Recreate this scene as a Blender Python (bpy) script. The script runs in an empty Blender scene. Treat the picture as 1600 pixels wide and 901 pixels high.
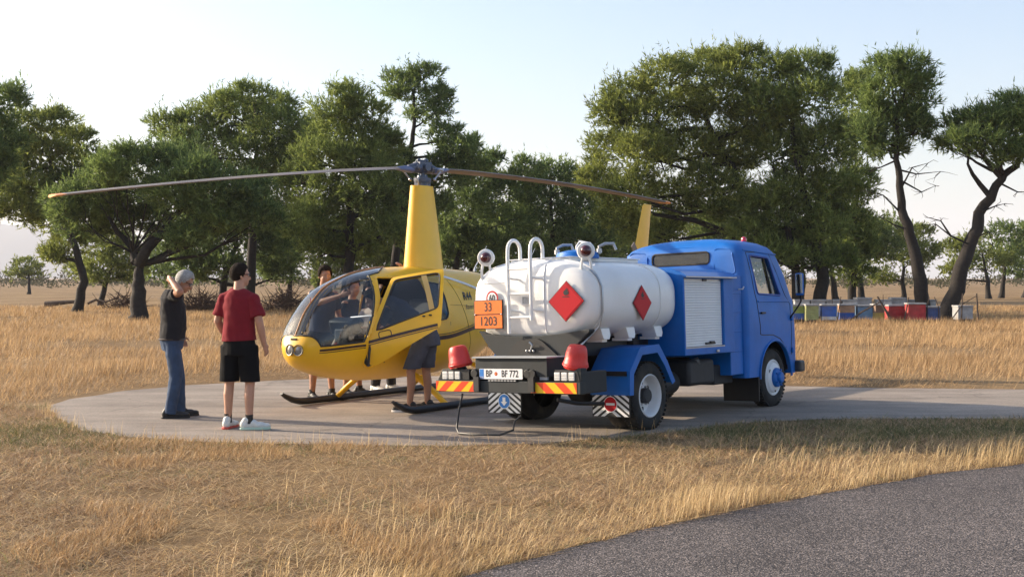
import bpy, bmesh, math, random
import numpy as np
from math import sin, cos, pi, radians as R
from mathutils import Vector as V, Matrix, noise as mnoise

random.seed(7)
rng = np.random.default_rng(7)
scene = bpy.context.scene
C = scene.collection

# ------------------------------------------------------------------ camera
FPX, HOR, CH = 1920.0, 434.0, 1.66          # focal length in photo pixels, horizon row, eye height
cd = bpy.data.cameras.new('camera')
cam = bpy.data.objects.new('camera', cd); C.objects.link(cam)
cam.location = (0, 0, CH); cam.rotation_euler = (R(90), 0, 0)
cd.sensor_width = 36; cd.lens = 36 * FPX / 1600
cd.shift_y = -(450.5 - HOR) / 1600
cd.clip_start = .1; cd.clip_end = 30000
scene.camera = cam

# ------------------------------------------------------------------ light
SUN_EL, SUN_AZ = 20.0, -71.0                # azimuth from +Y towards +X
w = bpy.data.worlds.new('World'); scene.world = w; w.use_nodes = True
nt = w.node_tree
bg = nt.nodes['Background']
sk = nt.nodes.new('ShaderNodeTexSky'); sk.sky_type = 'NISHITA'; sk.sun_disc = False
sk.sun_elevation = R(SUN_EL); sk.sun_rotation = R(SUN_AZ)
sk.air_density = 1.0; sk.dust_density = 2.6; sk.ozone_density = 2.2; sk.altitude = 0
nt.links.new(sk.outputs[0], bg.inputs[0]); bg.inputs[1].default_value = .138
sd = bpy.data.lights.new('sun', 'SUN'); sun = bpy.data.objects.new('sun', sd); C.objects.link(sun)
sd.energy = 4.9; sd.angle = R(.55); sd.color = (1.0, .835, .635)
sdir = V((sin(R(SUN_AZ)) * cos(R(SUN_EL)), cos(R(SUN_AZ)) * cos(R(SUN_EL)), sin(R(SUN_EL))))
sun.rotation_euler = sdir.to_track_quat('Z', 'Y').to_euler()
sun.location = (-30, 20, 25)
vs = scene.view_settings
vs.view_transform = 'Standard'; vs.look = 'None'; vs.exposure = 1.02; vs.gamma = 1; vs.use_curve_mapping = False
scene.cycles.max_bounces = 8; scene.cycles.transparent_max_bounces = 16
scene.cycles.volume_bounces = 1

# ------------------------------------------------------------------ materials
MATS = {}
def mat(name, col, rough=.5, metal=0, coat=0, var=0, vscale=6, bump=0, bscale=80, emit=0, spec=.5, dirt=0, sub=0):
    if name in MATS: return MATS[name]
    m = bpy.data.materials.new(name); m.use_nodes = True; MATS[name] = m
    t = m.node_tree; b = t.nodes['Principled BSDF']
    c = (*col, 1)
    b.inputs['Base Color'].default_value = c
    b.inputs['Roughness'].default_value = rough; b.inputs['Metallic'].default_value = metal
    b.inputs['Coat Weight'].default_value = coat; b.inputs['Coat Roughness'].default_value = .06
    b.inputs['Specular IOR Level'].default_value = spec
    if sub: b.inputs['Subsurface Weight'].default_value = sub; b.inputs['Subsurface Radius'].default_value = (.02, .008, .004)
    N, L = t.nodes, t.links
    tc = N.new('ShaderNodeTexCoord')
    if var or dirt:
        n = N.new('ShaderNodeTexNoise'); n.inputs['Scale'].default_value = vscale; n.inputs['Detail'].default_value = 6
        n.inputs['Roughness'].default_value = .65
        L.new(tc.outputs['Object'], n.inputs['Vector'])
        mr = N.new('ShaderNodeMapRange'); mr.inputs[1].default_value = .3; mr.inputs[2].default_value = .7
        mr.inputs[3].default_value = 1 - var; mr.inputs[4].default_value = 1 + var * .7
        L.new(n.outputs[0], mr.inputs[0])
        mx = N.new('ShaderNodeMix'); mx.data_type = 'RGBA'; mx.blend_type = 'MULTIPLY'; mx.inputs[0].default_value = 1
        mx.inputs[6].default_value = c; L.new(mr.outputs[0], mx.inputs[7])
        out = mx.outputs[2]
        if dirt:
            n2 = N.new('ShaderNodeTexNoise'); n2.inputs['Scale'].default_value = vscale * .6; n2.inputs['Detail'].default_value = 9
            mp = N.new('ShaderNodeMapping'); mp.inputs['Location'].default_value = (3, 7, 1); mp.inputs['Scale'].default_value = (1, 1, .45)
            L.new(tc.outputs['Object'], mp.inputs[0]); L.new(mp.outputs[0], n2.inputs['Vector'])
            r2 = N.new('ShaderNodeMapRange'); r2.inputs[1].default_value = .48; r2.inputs[2].default_value = .8
            r2.inputs[3].default_value = 0; r2.inputs[4].default_value = dirt
            L.new(n2.outputs[0], r2.inputs[0])
            m2 = N.new('ShaderNodeMix'); m2.data_type = 'RGBA'; L.new(r2.outputs[0], m2.inputs[0])
            L.new(out, m2.inputs[6]); m2.inputs[7].default_value = (.22, .17, .11, 1); out = m2.outputs[2]
            r3 = N.new('ShaderNodeMapRange'); r3.inputs[3].default_value = rough; r3.inputs[4].default_value = min(1, rough + .35)
            L.new(n2.outputs[0], r3.inputs[0]); L.new(r3.outputs[0], b.inputs['Roughness'])
        L.new(out, b.inputs['Base Color'])
    if bump:
        n = N.new('ShaderNodeTexNoise'); n.inputs['Scale'].default_value = bscale; n.inputs['Detail'].default_value = 5
        L.new(tc.outputs['Object'], n.inputs['Vector'])
        bp = N.new('ShaderNodeBump'); bp.inputs['Strength'].default_value = bump; bp.inputs['Distance'].default_value = .02
        L.new(n.outputs[0], bp.inputs['Height']); L.new(bp.outputs[0], b.inputs['Normal'])
    if emit:
        b.inputs['Emission Color'].default_value = c; b.inputs['Emission Strength'].default_value = emit
    return m

def glass(name, tint, ior=1.5, rough=.01, dirt=.06):
    m = bpy.data.materials.new(name); m.use_nodes = True; t = m.node_tree; N, L = t.nodes, t.links
    N.remove(N['Principled BSDF'])
    tr = N.new('ShaderNodeBsdfTransparent'); tr.inputs[0].default_value = (*tint, 1)
    gl = N.new('ShaderNodeBsdfGlossy'); gl.inputs['Roughness'].default_value = rough; gl.inputs[0].default_value = (1, 1, 1, 1)
    ge = N.new('ShaderNodeNewGeometry'); dt = N.new('ShaderNodeVectorMath'); dt.operation = 'DOT_PRODUCT'; L.new(ge.outputs['Normal'], dt.inputs[0]); L.new(ge.outputs['Incoming'], dt.inputs[1])
    ab = N.new('ShaderNodeMath'); ab.operation = 'ABSOLUTE'; L.new(dt.outputs['Value'], ab.inputs[0])
    om = N.new('ShaderNodeMath'); om.operation = 'SUBTRACT'; om.inputs[0].default_value = 1; L.new(ab.outputs[0], om.inputs[1])
    pw = N.new('ShaderNodeMath'); pw.operation = 'POWER'; pw.inputs[1].default_value = 4.5; L.new(om.outputs[0], pw.inputs[0])
    ad = N.new('ShaderNodeMath'); ad.operation = 'MULTIPLY_ADD'; ad.inputs[1].default_value = .95; ad.inputs[2].default_value = .06; ad.use_clamp = True; L.new(pw.outputs[0], ad.inputs[0])
    mx = N.new('ShaderNodeMixShader'); L.new(ad.outputs[0], mx.inputs[0]); L.new(tr.outputs[0], mx.inputs[1]); L.new(gl.outputs[0], mx.inputs[2])
    df = N.new('ShaderNodeBsdfDiffuse'); df.inputs[0].default_value = (.55, .52, .47, 1)
    m2 = N.new('ShaderNodeMixShader'); m2.inputs[0].default_value = dirt
    L.new(mx.outputs[0], m2.inputs[1]); L.new(df.outputs[0], m2.inputs[2])
    L.new(m2.outputs[0], N['Material Output'].inputs[0])
    return m

YEL = mat('yellow_paint', (.84, .46, .004), .30, coat=.35, var=.06, vscale=3, dirt=.10)
BLU = mat('blue_paint', (.0004, .128, .47), .34, coat=.10, var=.14, vscale=3, dirt=.22, spec=.35)
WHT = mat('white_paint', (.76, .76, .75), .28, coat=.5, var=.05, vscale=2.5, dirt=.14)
WHTC = mat('white_metal', (.78, .78, .76), .35, coat=.2)
BLK = mat('black_paint', (.012, .012, .013), .45, var=.3, vscale=9)
DRK = mat('dark_chassis', (.022, .022, .024), .65, var=.35, vscale=8)
GRY = mat('slate_paint', (.015, .020, .023), .55, var=.2, vscale=6, dirt=.05)
RUB = mat('tyre_rubber', (.018, .018, .018), .8, var=.35, vscale=12, dirt=.35)
STL = mat('grey_steel', (.42, .43, .45), .38, metal=.9, var=.1)
RIM = mat('white_rim', (.72, .73, .74), .35, var=.08, dirt=.2)
HUBM = mat('hub_grey', (.10, .115, .15), .42, metal=.4, var=.2, vscale=20)
REDP = mat('red_plastic', (.60, .035, .03), .42, var=.12, vscale=8, bump=.25, bscale=18)
REFR = mat('reflector_red', (.80, .06, .012), .35)
REFY = mat('reflector_yellow', (.75, .48, .01), .35)
ORG = mat('plate_orange', (.80, .17, .012), .45, var=.05)
SGR = mat('sign_red', (.50, .008, .016), .5, var=.05, spec=.25)
SGW = mat('sign_white', (.78, .78, .78), .4, var=.04)
SGB = mat('sign_blue', (.02, .18, .55), .4)
INK = mat('black_print', (.010, .010, .011), .5)
LMPW = mat('clear_lens', (.70, .70, .68), .15, coat=.5)
BCN = mat('beacon_red', (.06, .006, .010), .12, coat=.6)
BRED = mat('bright_red_lens', (.65, .01, .05), .15, coat=.6)
INT = mat('interior_black', (.016, .017, .02), .6, var=.2)
SEAT = mat('seat_leather', (.05, .05, .055), .55, var=.2)
GLS = glass('heli_glass', (.46, .51, .55), 1.5, .012, .016)
GLT = glass('tinted_glass', (.40, .46, .50), 1.5, .012, .02)
GLC = glass('cab_glass', (.62, .66, .66), 1.45, .012, .012)
MIR = mat('mirror_glass', (.85, .86, .88), .03, metal=1)
HOSE = mat('hose_black', (.015, .015, .015), .5)
BRONZE = mat('stripe_brown', (.045, .02, .012), .35)
BLADE = mat('blade_grey', (.20, .17, .155), .42, metal=.2, var=.25, vscale=2, dirt=.35)
BTIP = mat('blade_tip_orange', (.75, .28, .04), .4)

# ------------------------------------------------------------------ mesh builder
class MB:
    def __init__(s): s.v = []; s.f = []; s.m = []; s.X = Matrix()
    def add(s, vs, fs, mi=0):
        o = len(s.v); s.v += [tuple(s.X @ V(p)) for p in vs]
        s.f += [tuple(i + o for i in f) for f in fs]; s.m += [mi] * len(fs)
        return s
    def box(s, c, d, rot=None, mi=0, taper=1.0):
        x, y, z = [k / 2 for k in d]; q = []
        for sz in (-1, 1):
            k = taper if sz > 0 else 1
            for sx, sy in ((-1, -1), (1, -1), (1, 1), (-1, 1)): q.append(V((sx * x * k, sy * y * k, sz * z)))
        if rot is not None: q = [rot @ p for p in q]
        q = [p + V(c) for p in q]
        return s.add(q, [(3, 2, 1, 0), (4, 5, 6, 7), (0, 1, 5, 4), (1, 2, 6, 5), (2, 3, 7, 6), (3, 0, 4, 7)], mi)
    def rings(s, rings, cap=True, closed=True, mi=0):
        n = len(rings[0]); vs = [p for r in rings for p in r]; fs = []
        for i in range(len(rings) - 1):
            for j in range(n if closed else n - 1):
                k = (j + 1) % n
                fs.append((i * n + j, i * n + k, (i + 1) * n + k, (i + 1) * n + j))
        if cap:
            fs.append(tuple(range(n))[::-1]); fs.append(tuple((len(rings) - 1) * n + j for j in range(n)))
        return s.add(vs, fs, mi)
    def tube(s, pts, r, n=8, cap=True, mi=0, ry=None, xax=None):
        pts = [V(p) for p in pts]; rs = r if isinstance(r, (list, tuple)) else [r] * len(pts)
        rys = rs if ry is None else (ry if isinstance(ry, (list, tuple)) else [ry] * len(pts))
        rg = []; pu = None
        for i, p in enumerate(pts):
            d = (pts[min(i + 1, len(pts) - 1)] - pts[max(i - 1, 0)]).normalized()
            if xax is not None: u = V(xax) - d * V(xax).dot(d)
            elif pu is None: u = d.orthogonal()
            else: u = pu - d * pu.dot(d)
            u.normalize(); pu = u; q = d.cross(u)
            rg.append([p + u * (rs[i] * cos(2 * pi * k / n)) + q * (rys[i] * sin(2 * pi * k / n)) for k in range(n)])
        return s.rings(rg, cap, mi=mi)
    def cyl(s, a, b, r1, r2=None, n=16, mi=0): return s.tube([a, b], [r1, r1 if r2 is None else r2], n, mi=mi)
    def lathe(s, prof, c=(0, 0, 0), ax=(0, 0, 1), n=24, mi=0, cap=False):
        ax = V(ax).normalized(); u = ax.orthogonal().normalized(); q = ax.cross(u); c = V(c)
        rg = [[c + ax * h + (u * cos(2 * pi * k / n) + q * sin(2 * pi * k / n)) * r for k in range(n)] for r, h in prof]
        return s.rings(rg, cap, mi=mi)
    def prism(s, poly, f3, depth, mi=0):
        a = [V(f3(x, y)) for x, y in poly]; d = V(depth); n = len(a)
        return s.add(a + [p + d for p in a], [tuple(range(n))[::-1], tuple(range(n, 2 * n))] + [(i, (i + 1) % n, n + (i + 1) % n, n + i) for i in range(n)], mi)
    def sphere(s, c, r, n=12, m=8, mi=0):
        rr = r if isinstance(r, (tuple, list)) else (r, r, r); rg = []
        for i in range(m + 1):
            t = -pi / 2 + pi * i / m; t = max(-pi / 2 + .02, min(pi / 2 - .02, t))
            rg.append([V(c) + V((rr[0] * cos(t) * cos(2 * pi * k / n), rr[1] * cos(t) * sin(2 * pi * k / n), rr[2] * sin(t))) for k in range(n)])
        return s.rings(rg, True, mi=mi)

def build(name, mb, mats, parent=None, smooth=35, bevel=0, fixn=True):
    me = bpy.data.meshes.new(name)
    if isinstance(mb, MB):
        me.from_pydata(mb.v, [], mb.f)
        if any(mb.m): me.polygons.foreach_set('material_index', mb.m)
    else: me = mb; me.name = name
    if fixn:
        bm = bmesh.new(); bm.from_mesh(me); bmesh.ops.recalc_face_normals(bm, faces=bm.faces); bm.to_mesh(me); bm.free()
    for m in (mats if isinstance(mats, (list, tuple)) else [mats]): me.materials.append(m)
    if smooth:
        me.polygons.foreach_set('use_smooth', [True] * len(me.polygons)); me.set_sharp_from_angle(angle=R(smooth))
    o = bpy.data.objects.new(name, me); C.objects.link(o)
    if parent is not None: o.parent = parent
    if bevel:
        b = o.modifiers.new('bevel', 'BEVEL'); b.width = bevel; b.segments = 2; b.limit_method = 'ANGLE'; b.angle_limit = R(40)
    return o

def tag(o, label=None, cat=None, group=None, kind=None):
    if label: o['label'] = label
    if cat: o['category'] = cat
    if group: o['group'] = group
    if kind: o['kind'] = kind
    return o
def thing(name, label, cat, loc=(0, 0, 0), rz=0, group=None):
    o = bpy.data.objects.new(name, None); C.objects.link(o); o.location = loc; o.rotation_euler = (0, 0, rz)
    o.empty_display_size = .2
    return tag(o, label, cat, group)
def copy_tree(o, parent=None):
    c = o.copy(); C.objects.link(c); c.parent = parent
    for ch in list(o.children): copy_tree(ch, c)
    return c
def evaluated(o):
    dg = bpy.context.evaluated_depsgraph_get(); dg.update()
    return bpy.data.meshes.new_from_object(o.evaluated_get(dg))
def drop(o):
    me = o.data; bpy.data.objects.remove(o); 
    if me and me.users == 0: bpy.data.meshes.remove(me)
def boolean(o, cutters, op='DIFFERENCE'):
    """cutters: list of MB; applied at once"""
    cs = []
    for c in cutters:
        co = build('cutter', c, [], o.parent, 0); cs.append(co)
        m = o.modifiers.new('b', 'BOOLEAN'); m.operation = op; m.object = co; m.solver = 'EXACT'
    me = evaluated(o); old = o.data; o.modifiers.clear(); o.data = me
    bpy.data.meshes.remove(old)
    for c in cs: drop(c)
    me.polygons.foreach_set('use_smooth', [True] * len(me.polygons)); me.set_sharp_from_angle(angle=R(30))
    return o
def text(name, s, h, m, parent, f3, ext=.002, bold=.0, sx=1.0, shear=0, align='CENTER'):
    """flat lettering; f3 maps the letter plane (x right, y up) to local 3D"""
    cu = bpy.data.curves.new(name, 'FONT'); cu.body = s; cu.size = h / .72; cu.align_x = align; cu.align_y = 'CENTER'
    cu.offset = bold; cu.shear = shear; cu.resolution_u = 3
    o = bpy.data.objects.new(name, cu); C.objects.link(o); me = evaluated(o); bpy.data.objects.remove(o)
    for v in me.vertices: v.co = V(f3(v.co.x * sx, v.co.y))
    me.materials.clear()
    return build(name, me, m, parent, 0, fixn=False)
def rrect(x0, y0, x1, y1, r, n=4):
    p = []
    for cx, cy, a in ((x1 - r, y1 - r, 0), (x0 + r, y1 - r, 90), (x0 + r, y0 + r, 180), (x1 - r, y0 + r, 270)):
        for k in range(n + 1): t = R(a + 90 * k / n); p.append((cx + r * cos(t), cy + r * sin(t)))
    return p
def rpoly(pts, r, n=4):
    """rounded polygon"""
    out = []; N = len(pts)
    for i in range(N):
        p = V((*pts[i], 0)); a = V((*pts[i - 1], 0)); b = V((*pts[(i + 1) % N], 0))
        da = (a - p); db = (b - p); k = min(r, da.length * .45, db.length * .45)
        s = p + da.normalized() * k; e = p + db.normalized() * k
        for j in range(n + 1):
            t = j / n; q = s * (1 - t) ** 2 + p * 2 * t * (1 - t) + e * t * t; out.append((q.x, q.y))
    return out
def interp(x, xs, ys):
    """smooth (pchip-like) interpolation, xs ascending"""
    i = int(np.clip(np.searchsorted(xs, x) - 1, 0, len(xs) - 2)); 
    def sl(k):
        if k <= 0: return (ys[1] - ys[0]) / (xs[1] - xs[0])
        if k >= len(xs) - 1: return (ys[-1] - ys[-2]) / (xs[-1] - xs[-2])
        a = (ys[k] - ys[k - 1]) / (xs[k] - xs[k - 1]); b = (ys[k + 1] - ys[k]) / (xs[k + 1] - xs[k])
        return 0 if a * b <= 0 else 2 * a * b / (a + b)
    h = xs[i + 1] - xs[i]; t = min(1, max(0, (x - xs[i]) / h))
    return ys[i] * (2 * t ** 3 - 3 * t * t + 1) + sl(i) * h * (t ** 3 - 2 * t * t + t) + ys[i + 1] * (3 * t * t - 2 * t ** 3) + sl(i + 1) * h * (t ** 3 - t * t)
def inpoly(poly, x, y):
    """vectorised point in polygon"""
    x = np.asarray(x); y = np.asarray(y); r = np.zeros(x.shape, bool); n = len(poly)
    for i in range(n):
        x1, y1 = poly[i]; x2, y2 = poly[(i + 1) % n]
        c = ((y1 > y) != (y2 > y)) & (x < (x2 - x1) * (y - y1) / (y2 - y1 + 1e-12) + x1); r ^= c
    return r
def at(px, py, D): return V(((px - 800) / FPX * D, D, CH - (py - HOR) / FPX * D))

# ================================================================== SETTING
PAD = [(-5.75, 15.3), (-5.25, 14.35), (-4.74, 13.45), (-3.97, 12.78), (-3.02, 12.38), (-1.91, 12.2), (-.63, 12.08), (.32, 12.3), (1.0, 12.72), (1.72, 13.2),
       (2.3, 13.75), (2.98, 14.22), (3.6, 14.40), (4.51, 14.45), (6.01, 14.45), (14, 14.2), (40, 13.6), (40, 17.4), (14, 18.0), (7.59, 18.21), (5.6, 18.45), (4.27, 18.75), (2.6, 19.7),
       (.8, 20.45), (-1.08, 20.7), (-2.6, 20.4), (-3.81, 19.8), (-5.0, 18.95), (-5.7, 17.9), (-6.02, 16.7), (-5.98, 16.0)]
ASPH = [(-40, -30), (-5.5, -2.0), (-3.2, 2.3), (-1.6, 5.0), (-.28, 6.80), (0.0, 7.12), (.84, 8.02), (1.6, 8.78), (2.47, 9.49), (3.48, 10.28), (4.56, 10.95), (7, 12.0), (11, 12.9), (18, 13.2), (60, 12.4), (60, -30)]
def densify(poly, step, amp, seed):
    out = []
    for i in range(len(poly)):
        a = V((*poly[i], 0)); b = V((*poly[(i + 1) % len(poly)], 0)); n = max(1, int((b - a).length / step)) if (b - a).length < 12 else 1
        for k in range(n):
            p = a.lerp(b, k / n); q = mnoise.noise(V((p.x * 1.7, p.y * 1.7, seed))) * amp + mnoise.noise(V((p.x * 7, p.y * 7, seed))) * amp * .5
            nn = (b - a).normalized(); out.append((p.x - nn.y * q, p.y + nn.x * q))
    return out
PAD = densify(PAD, .12, .05, 3); ASPH = densify(ASPH, .12, .05, 9)

def ground_mat():
    m = bpy.data.materials.new('dry_field'); m.use_nodes = True; t = m.node_tree; N, L = t.nodes, t.links; b = N['Principled BSDF']
    g = N.new('ShaderNodeNewGeometry')
    def nz(s, d=8, r=.65, sc=None):
        n = N.new('ShaderNodeTexNoise'); n.inputs['Scale'].default_value = s; n.inputs['Detail'].default_value = d; n.inputs['Roughness'].default_value = r
        if sc: mp = N.new('ShaderNodeMapping'); mp.inputs['Scale'].default_value = sc; L.new(g.outputs['Position'], mp.inputs[0]); L.new(mp.outputs[0], n.inputs['Vector'])
        else: L.new(g.outputs['Position'], n.inputs['Vector'])
        return n
    a = nz(.16, 9); r1 = N.new('ShaderNodeValToRGB'); L.new(a.outputs[0], r1.inputs[0])
    e = r1.color_ramp.elements; e[0].position = .32; e[0].color = (.23, .145, .075, 1); e[1].position = .68; e[1].color = (.42, .29, .155, 1)
    k = nz(14, 9, .75); r2 = N.new('ShaderNodeMapRange'); r2.inputs[1].default_value = .25; r2.inputs[2].default_value = .75; r2.inputs[3].default_value = .40; r2.inputs[4].default_value = 1.35
    L.new(k.outputs[0], r2.inputs[0])
    mx = N.new('ShaderNodeMix'); mx.data_type = 'RGBA'; mx.blend_type = 'MULTIPLY'; mx.inputs[0].default_value = 1; L.new(r1.outputs[0], mx.inputs[6]); L.new(r2.outputs[0], mx.inputs[7])
    k2 = nz(2.2, 6); r4 = N.new('ShaderNodeMapRange'); r4.inputs[1].default_value = .45; r4.inputs[2].default_value = .7; L.new(k2.outputs[0], r4.inputs[0])
    m2 = N.new('ShaderNodeMix'); m2.data_type = 'RGBA'; L.new(r4.outputs[0], m2.inputs[0]); L.new(mx.outputs[2], m2.inputs[6]); m2.inputs[7].default_value = (.16, .11, .065, 1)
    ml = N.new('ShaderNodeMath'); ml.operation = 'MULTIPLY'; ml.inputs[1].default_value = .55; L.new(r4.outputs[0], ml.inputs[0]); L.new(ml.outputs[0], m2.inputs[0])
    L.new(m2.outputs[2], b.inputs['Base Color']); b.inputs['Roughness'].default_value = .95; b.inputs['Specular IOR Level'].default_value = .1
    bp = N.new('ShaderNodeBump'); bp.inputs['Strength'].default_value = .9; bp.inputs['Distance'].default_value = .08
    L.new(k.outputs[0], bp.inputs['Height']); L.new(bp.outputs[0], b.inputs['Normal'])
    return m
# ground sheet: fine near, coarse far, gently rolling beyond 150 m
gb = MB()
rad = [0, 4, 8, 14, 22, 34, 50, 75, 110, 160, 240, 360, 550, 850, 1300, 2100, 3400, 5500]
ns = 72; rgs = []
for i, rr in enumerate(rad[1:]):
    rgs.append([V((rr * cos(2 * pi * k / ns), 14 + rr * sin(2 * pi * k / ns), 0)) for k in range(ns)])
gb.rings(rgs, False); gb.add([(0, 14, 0)] + [tuple(p) for p in rgs[0]], [(0, 1 + k, 1 + (k + 1) % ns) for k in range(ns)])
gme = build('ground', gb, ground_mat(), None, 0); tag(gme, 'wide flat field of dry straw coloured ground', kind='structure')

def concrete_mat():
    m = bpy.data.materials.new('concrete'); m.use_nodes = True; t = m.node_tree; N, L = t.nodes, t.links; b = N['Principled BSDF']
    g = N.new('ShaderNodeNewGeometry')
    def nz(s, d=8, r=.6, sc=(1, 1, 1)):
        n = N.new('ShaderNodeTexNoise'); n.inputs['Scale'].default_value = s; n.inputs['Detail'].default_value = d; n.inputs['Roughness'].default_value = r
        mp = N.new('ShaderNodeMapping'); mp.inputs['Scale'].default_value = sc; L.new(g.outputs['Position'], mp.inputs[0]); L.new(mp.outputs[0], n.inputs['Vector']); return n
    a = nz(.45, 10, .7); r1 = N.new('ShaderNodeValToRGB'); L.new(a.outputs[0], r1.inputs[0]); e = r1.color_ramp.elements
    e[0].position = .3; e[0].color = (.22, .182, .15, 1); e[1].position = .7; e[1].color = (.385, .325, .268, 1)
    f = nz(60, 4, .7); r2 = N.new('ShaderNodeMapRange'); r2.inputs[1].default_value = .3; r2.inputs[2].default_value = .7; r2.inputs[3].default_value = .68; r2.inputs[4].default_value = 1.2; L.new(f.outputs[0], r2.inputs[0])
    s = nz(1.1, 5, .6, (.35, 2.2, 1)); r3 = N.new('ShaderNodeMapRange'); r3.inputs[1].default_value = .35; r3.inputs[2].default_value = .65; r3.inputs[3].default_value = .78; r3.inputs[4].default_value = 1.12; L.new(s.outputs[0], r3.inputs[0])
    mm = N.new('ShaderNodeMath'); mm.operation = 'MULTIPLY'; L.new(r2.outputs[0], mm.inputs[0]); L.new(r3.outputs[0], mm.inputs[1])
    mx = N.new('ShaderNodeMix'); mx.data_type = 'RGBA'; mx.blend_type = 'MULTIPLY'; mx.inputs[0].default_value = 1; L.new(r1.outputs[0], mx.inputs[6]); L.new(mm.outputs[0], mx.inputs[7])
    # cracks
    vo = N.new('ShaderNodeTexVoronoi'); vo.feature = 'DISTANCE_TO_EDGE'; vo.inputs['Scale'].default_value = .42
    wn = nz(1.6, 6, .6); wa = N.new('ShaderNodeMixRGB'); wa.inputs[0].default_value = .35; L.new(g.outputs['Position'], wa.inputs[1]); L.new(wn.outputs[1], wa.inputs[2]); L.new(wa.outputs[0], vo.inputs['Vector'])
    rc = N.new('ShaderNodeMapRange'); rc.inputs[1].default_value = .0; rc.inputs[2].default_value = .006; rc.inputs[3].default_value = .72; rc.inputs[4].default_value = 1; L.new(vo.outputs[0], rc.inputs[0])
    m3 = N.new('ShaderNodeMix'); m3.data_type = 'RGBA'; m3.blend_type = 'MULTIPLY'; m3.inputs[0].default_value = 1; L.new(mx.outputs[2], m3.inputs[6]); L.new(rc.outputs[0], m3.inputs[7])
    st = nz(.75, 3, .5, (1, .6, 1)); rs = N.new('ShaderNodeMapRange'); rs.inputs[1].default_value = .60; rs.inputs[2].default_value = .74; rs.inputs[4].default_value = .45; L.new(st.outputs[0], rs.inputs[0])
    m4 = N.new('ShaderNodeMix'); m4.data_type = 'RGBA'; L.new(rs.outputs[0], m4.inputs[0]); L.new(m3.outputs[2], m4.inputs[6]); m4.inputs[7].default_value = (.10, .085, .075, 1); m3 = m4
    L.new(m3.outputs[2], b.inputs['Base Color']); b.inputs['Roughness'].default_value = .85; b.inputs['Specular IOR Level'].default_value = .25
    bp = N.new('ShaderNodeBump'); bp.inputs['Strength'].default_value = .35; bp.inputs['Distance'].default_value = .01; L.new(mm.outputs[0], bp.inputs['Height']); L.new(bp.outputs[0], b.inputs['Normal'])
    return m
def asphalt_mat():
    m = bpy.data.materials.new('chip_asphalt'); m.use_nodes = True; t = m.node_tree; N, L = t.nodes, t.links; b = N['Principled BSDF']
    g = N.new('ShaderNodeNewGeometry')
    vo = N.new('ShaderNodeTexVoronoi'); vo.inputs['Scale'].default_value = 100; L.new(g.outputs['Position'], vo.inputs['Vector'])
    hs = N.new('ShaderNodeSeparateColor'); L.new(vo.outputs['Color'], hs.inputs[0])
    r1 = N.new('ShaderNodeValToRGB'); L.new(hs.outputs[0], r1.inputs[0]); el = r1.color_ramp.elements
    el[0].position = 0; el[0].color = (.060, .052, .049, 1); el[1].position = 1; el[1].color = (.46, .385, .34, 1)
    x = el.new(.55); x.color = (.155, .132, .122, 1); x = el.new(.82); x.color = (.26, .22, .20, 1)
    rd = N.new('ShaderNodeMapRange'); rd.inputs[1].default_value = .2; rd.inputs[2].default_value = .75; rd.inputs[3].default_value = 1.0; rd.inputs[4].default_value = .30; L.new(vo.outputs['Distance'], rd.inputs[0])
    n = N.new('ShaderNodeTexNoise'); n.inputs['Scale'].default_value = .9; n.inputs['Detail'].default_value = 7; L.new(g.outputs['Position'], n.inputs['Vector'])
    rn = N.new('ShaderNodeMapRange'); rn.inputs[1].default_value = .3; rn.inputs[2].default_value = .7; rn.inputs[3].default_value = .85; rn.inputs[4].default_value = 1.25; L.new(n.outputs[0], rn.inputs[0])
    mm = N.new('ShaderNodeMath'); mm.operation = 'MULTIPLY'; L.new(rd.outputs[0], mm.inputs[0]); L.new(rn.outputs[0], mm.inputs[1])
    mx = N.new('ShaderNodeMix'); mx.data_type = 'RGBA'; mx.blend_type = 'MULTIPLY'; mx.inputs[0].default_value = 1; L.new(r1.outputs[0], mx.inputs[6]); L.new(mm.outputs[0], mx.inputs[7])
    L.new(mx.outputs[2], b.inputs['Base Color']); b.inputs['Roughness'].default_value = .8; b.inputs['Specular IOR Level'].default_value = .3
    bp = N.new('ShaderNodeBump'); bp.inputs['Strength'].default_value = .8; bp.inputs['Distance'].default_value = .006; bp.invert = True
    L.new(vo.outputs['Distance'], bp.inputs['Height']); L.new(bp.outputs[0], b.inputs['Normal'])
    return m
def sheet(name, poly, z, thick, m, label):
    bm = bmesh.new(); vs = [bm.verts.new((x, y, z)) for x, y in poly]; f = bm.faces.new(vs)
    r = bmesh.ops.extrude_face_region(bm, geom=[f])
    for g in r['geom']:
        if isinstance(g, bmesh.types.BMVert): g.co.z = z - thick
    bmesh.ops.recalc_face_normals(bm, faces=bm.faces); bmesh.ops.triangulate(bm, faces=bm.faces)
    me = bpy.data.meshes.new(name); bm.to_mesh(me); bm.free()
    o = build(name, me, m, None, 0); return tag(o, label, kind='structure')
sheet('helipad', PAD, .010, .10, concrete_mat(), 'pale worn concrete pad with a strip leading off to the right')
sheet('asphalt_road', ASPH, .010, .10, asphalt_mat(), 'rough grey chip asphalt in the near right corner')

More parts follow.
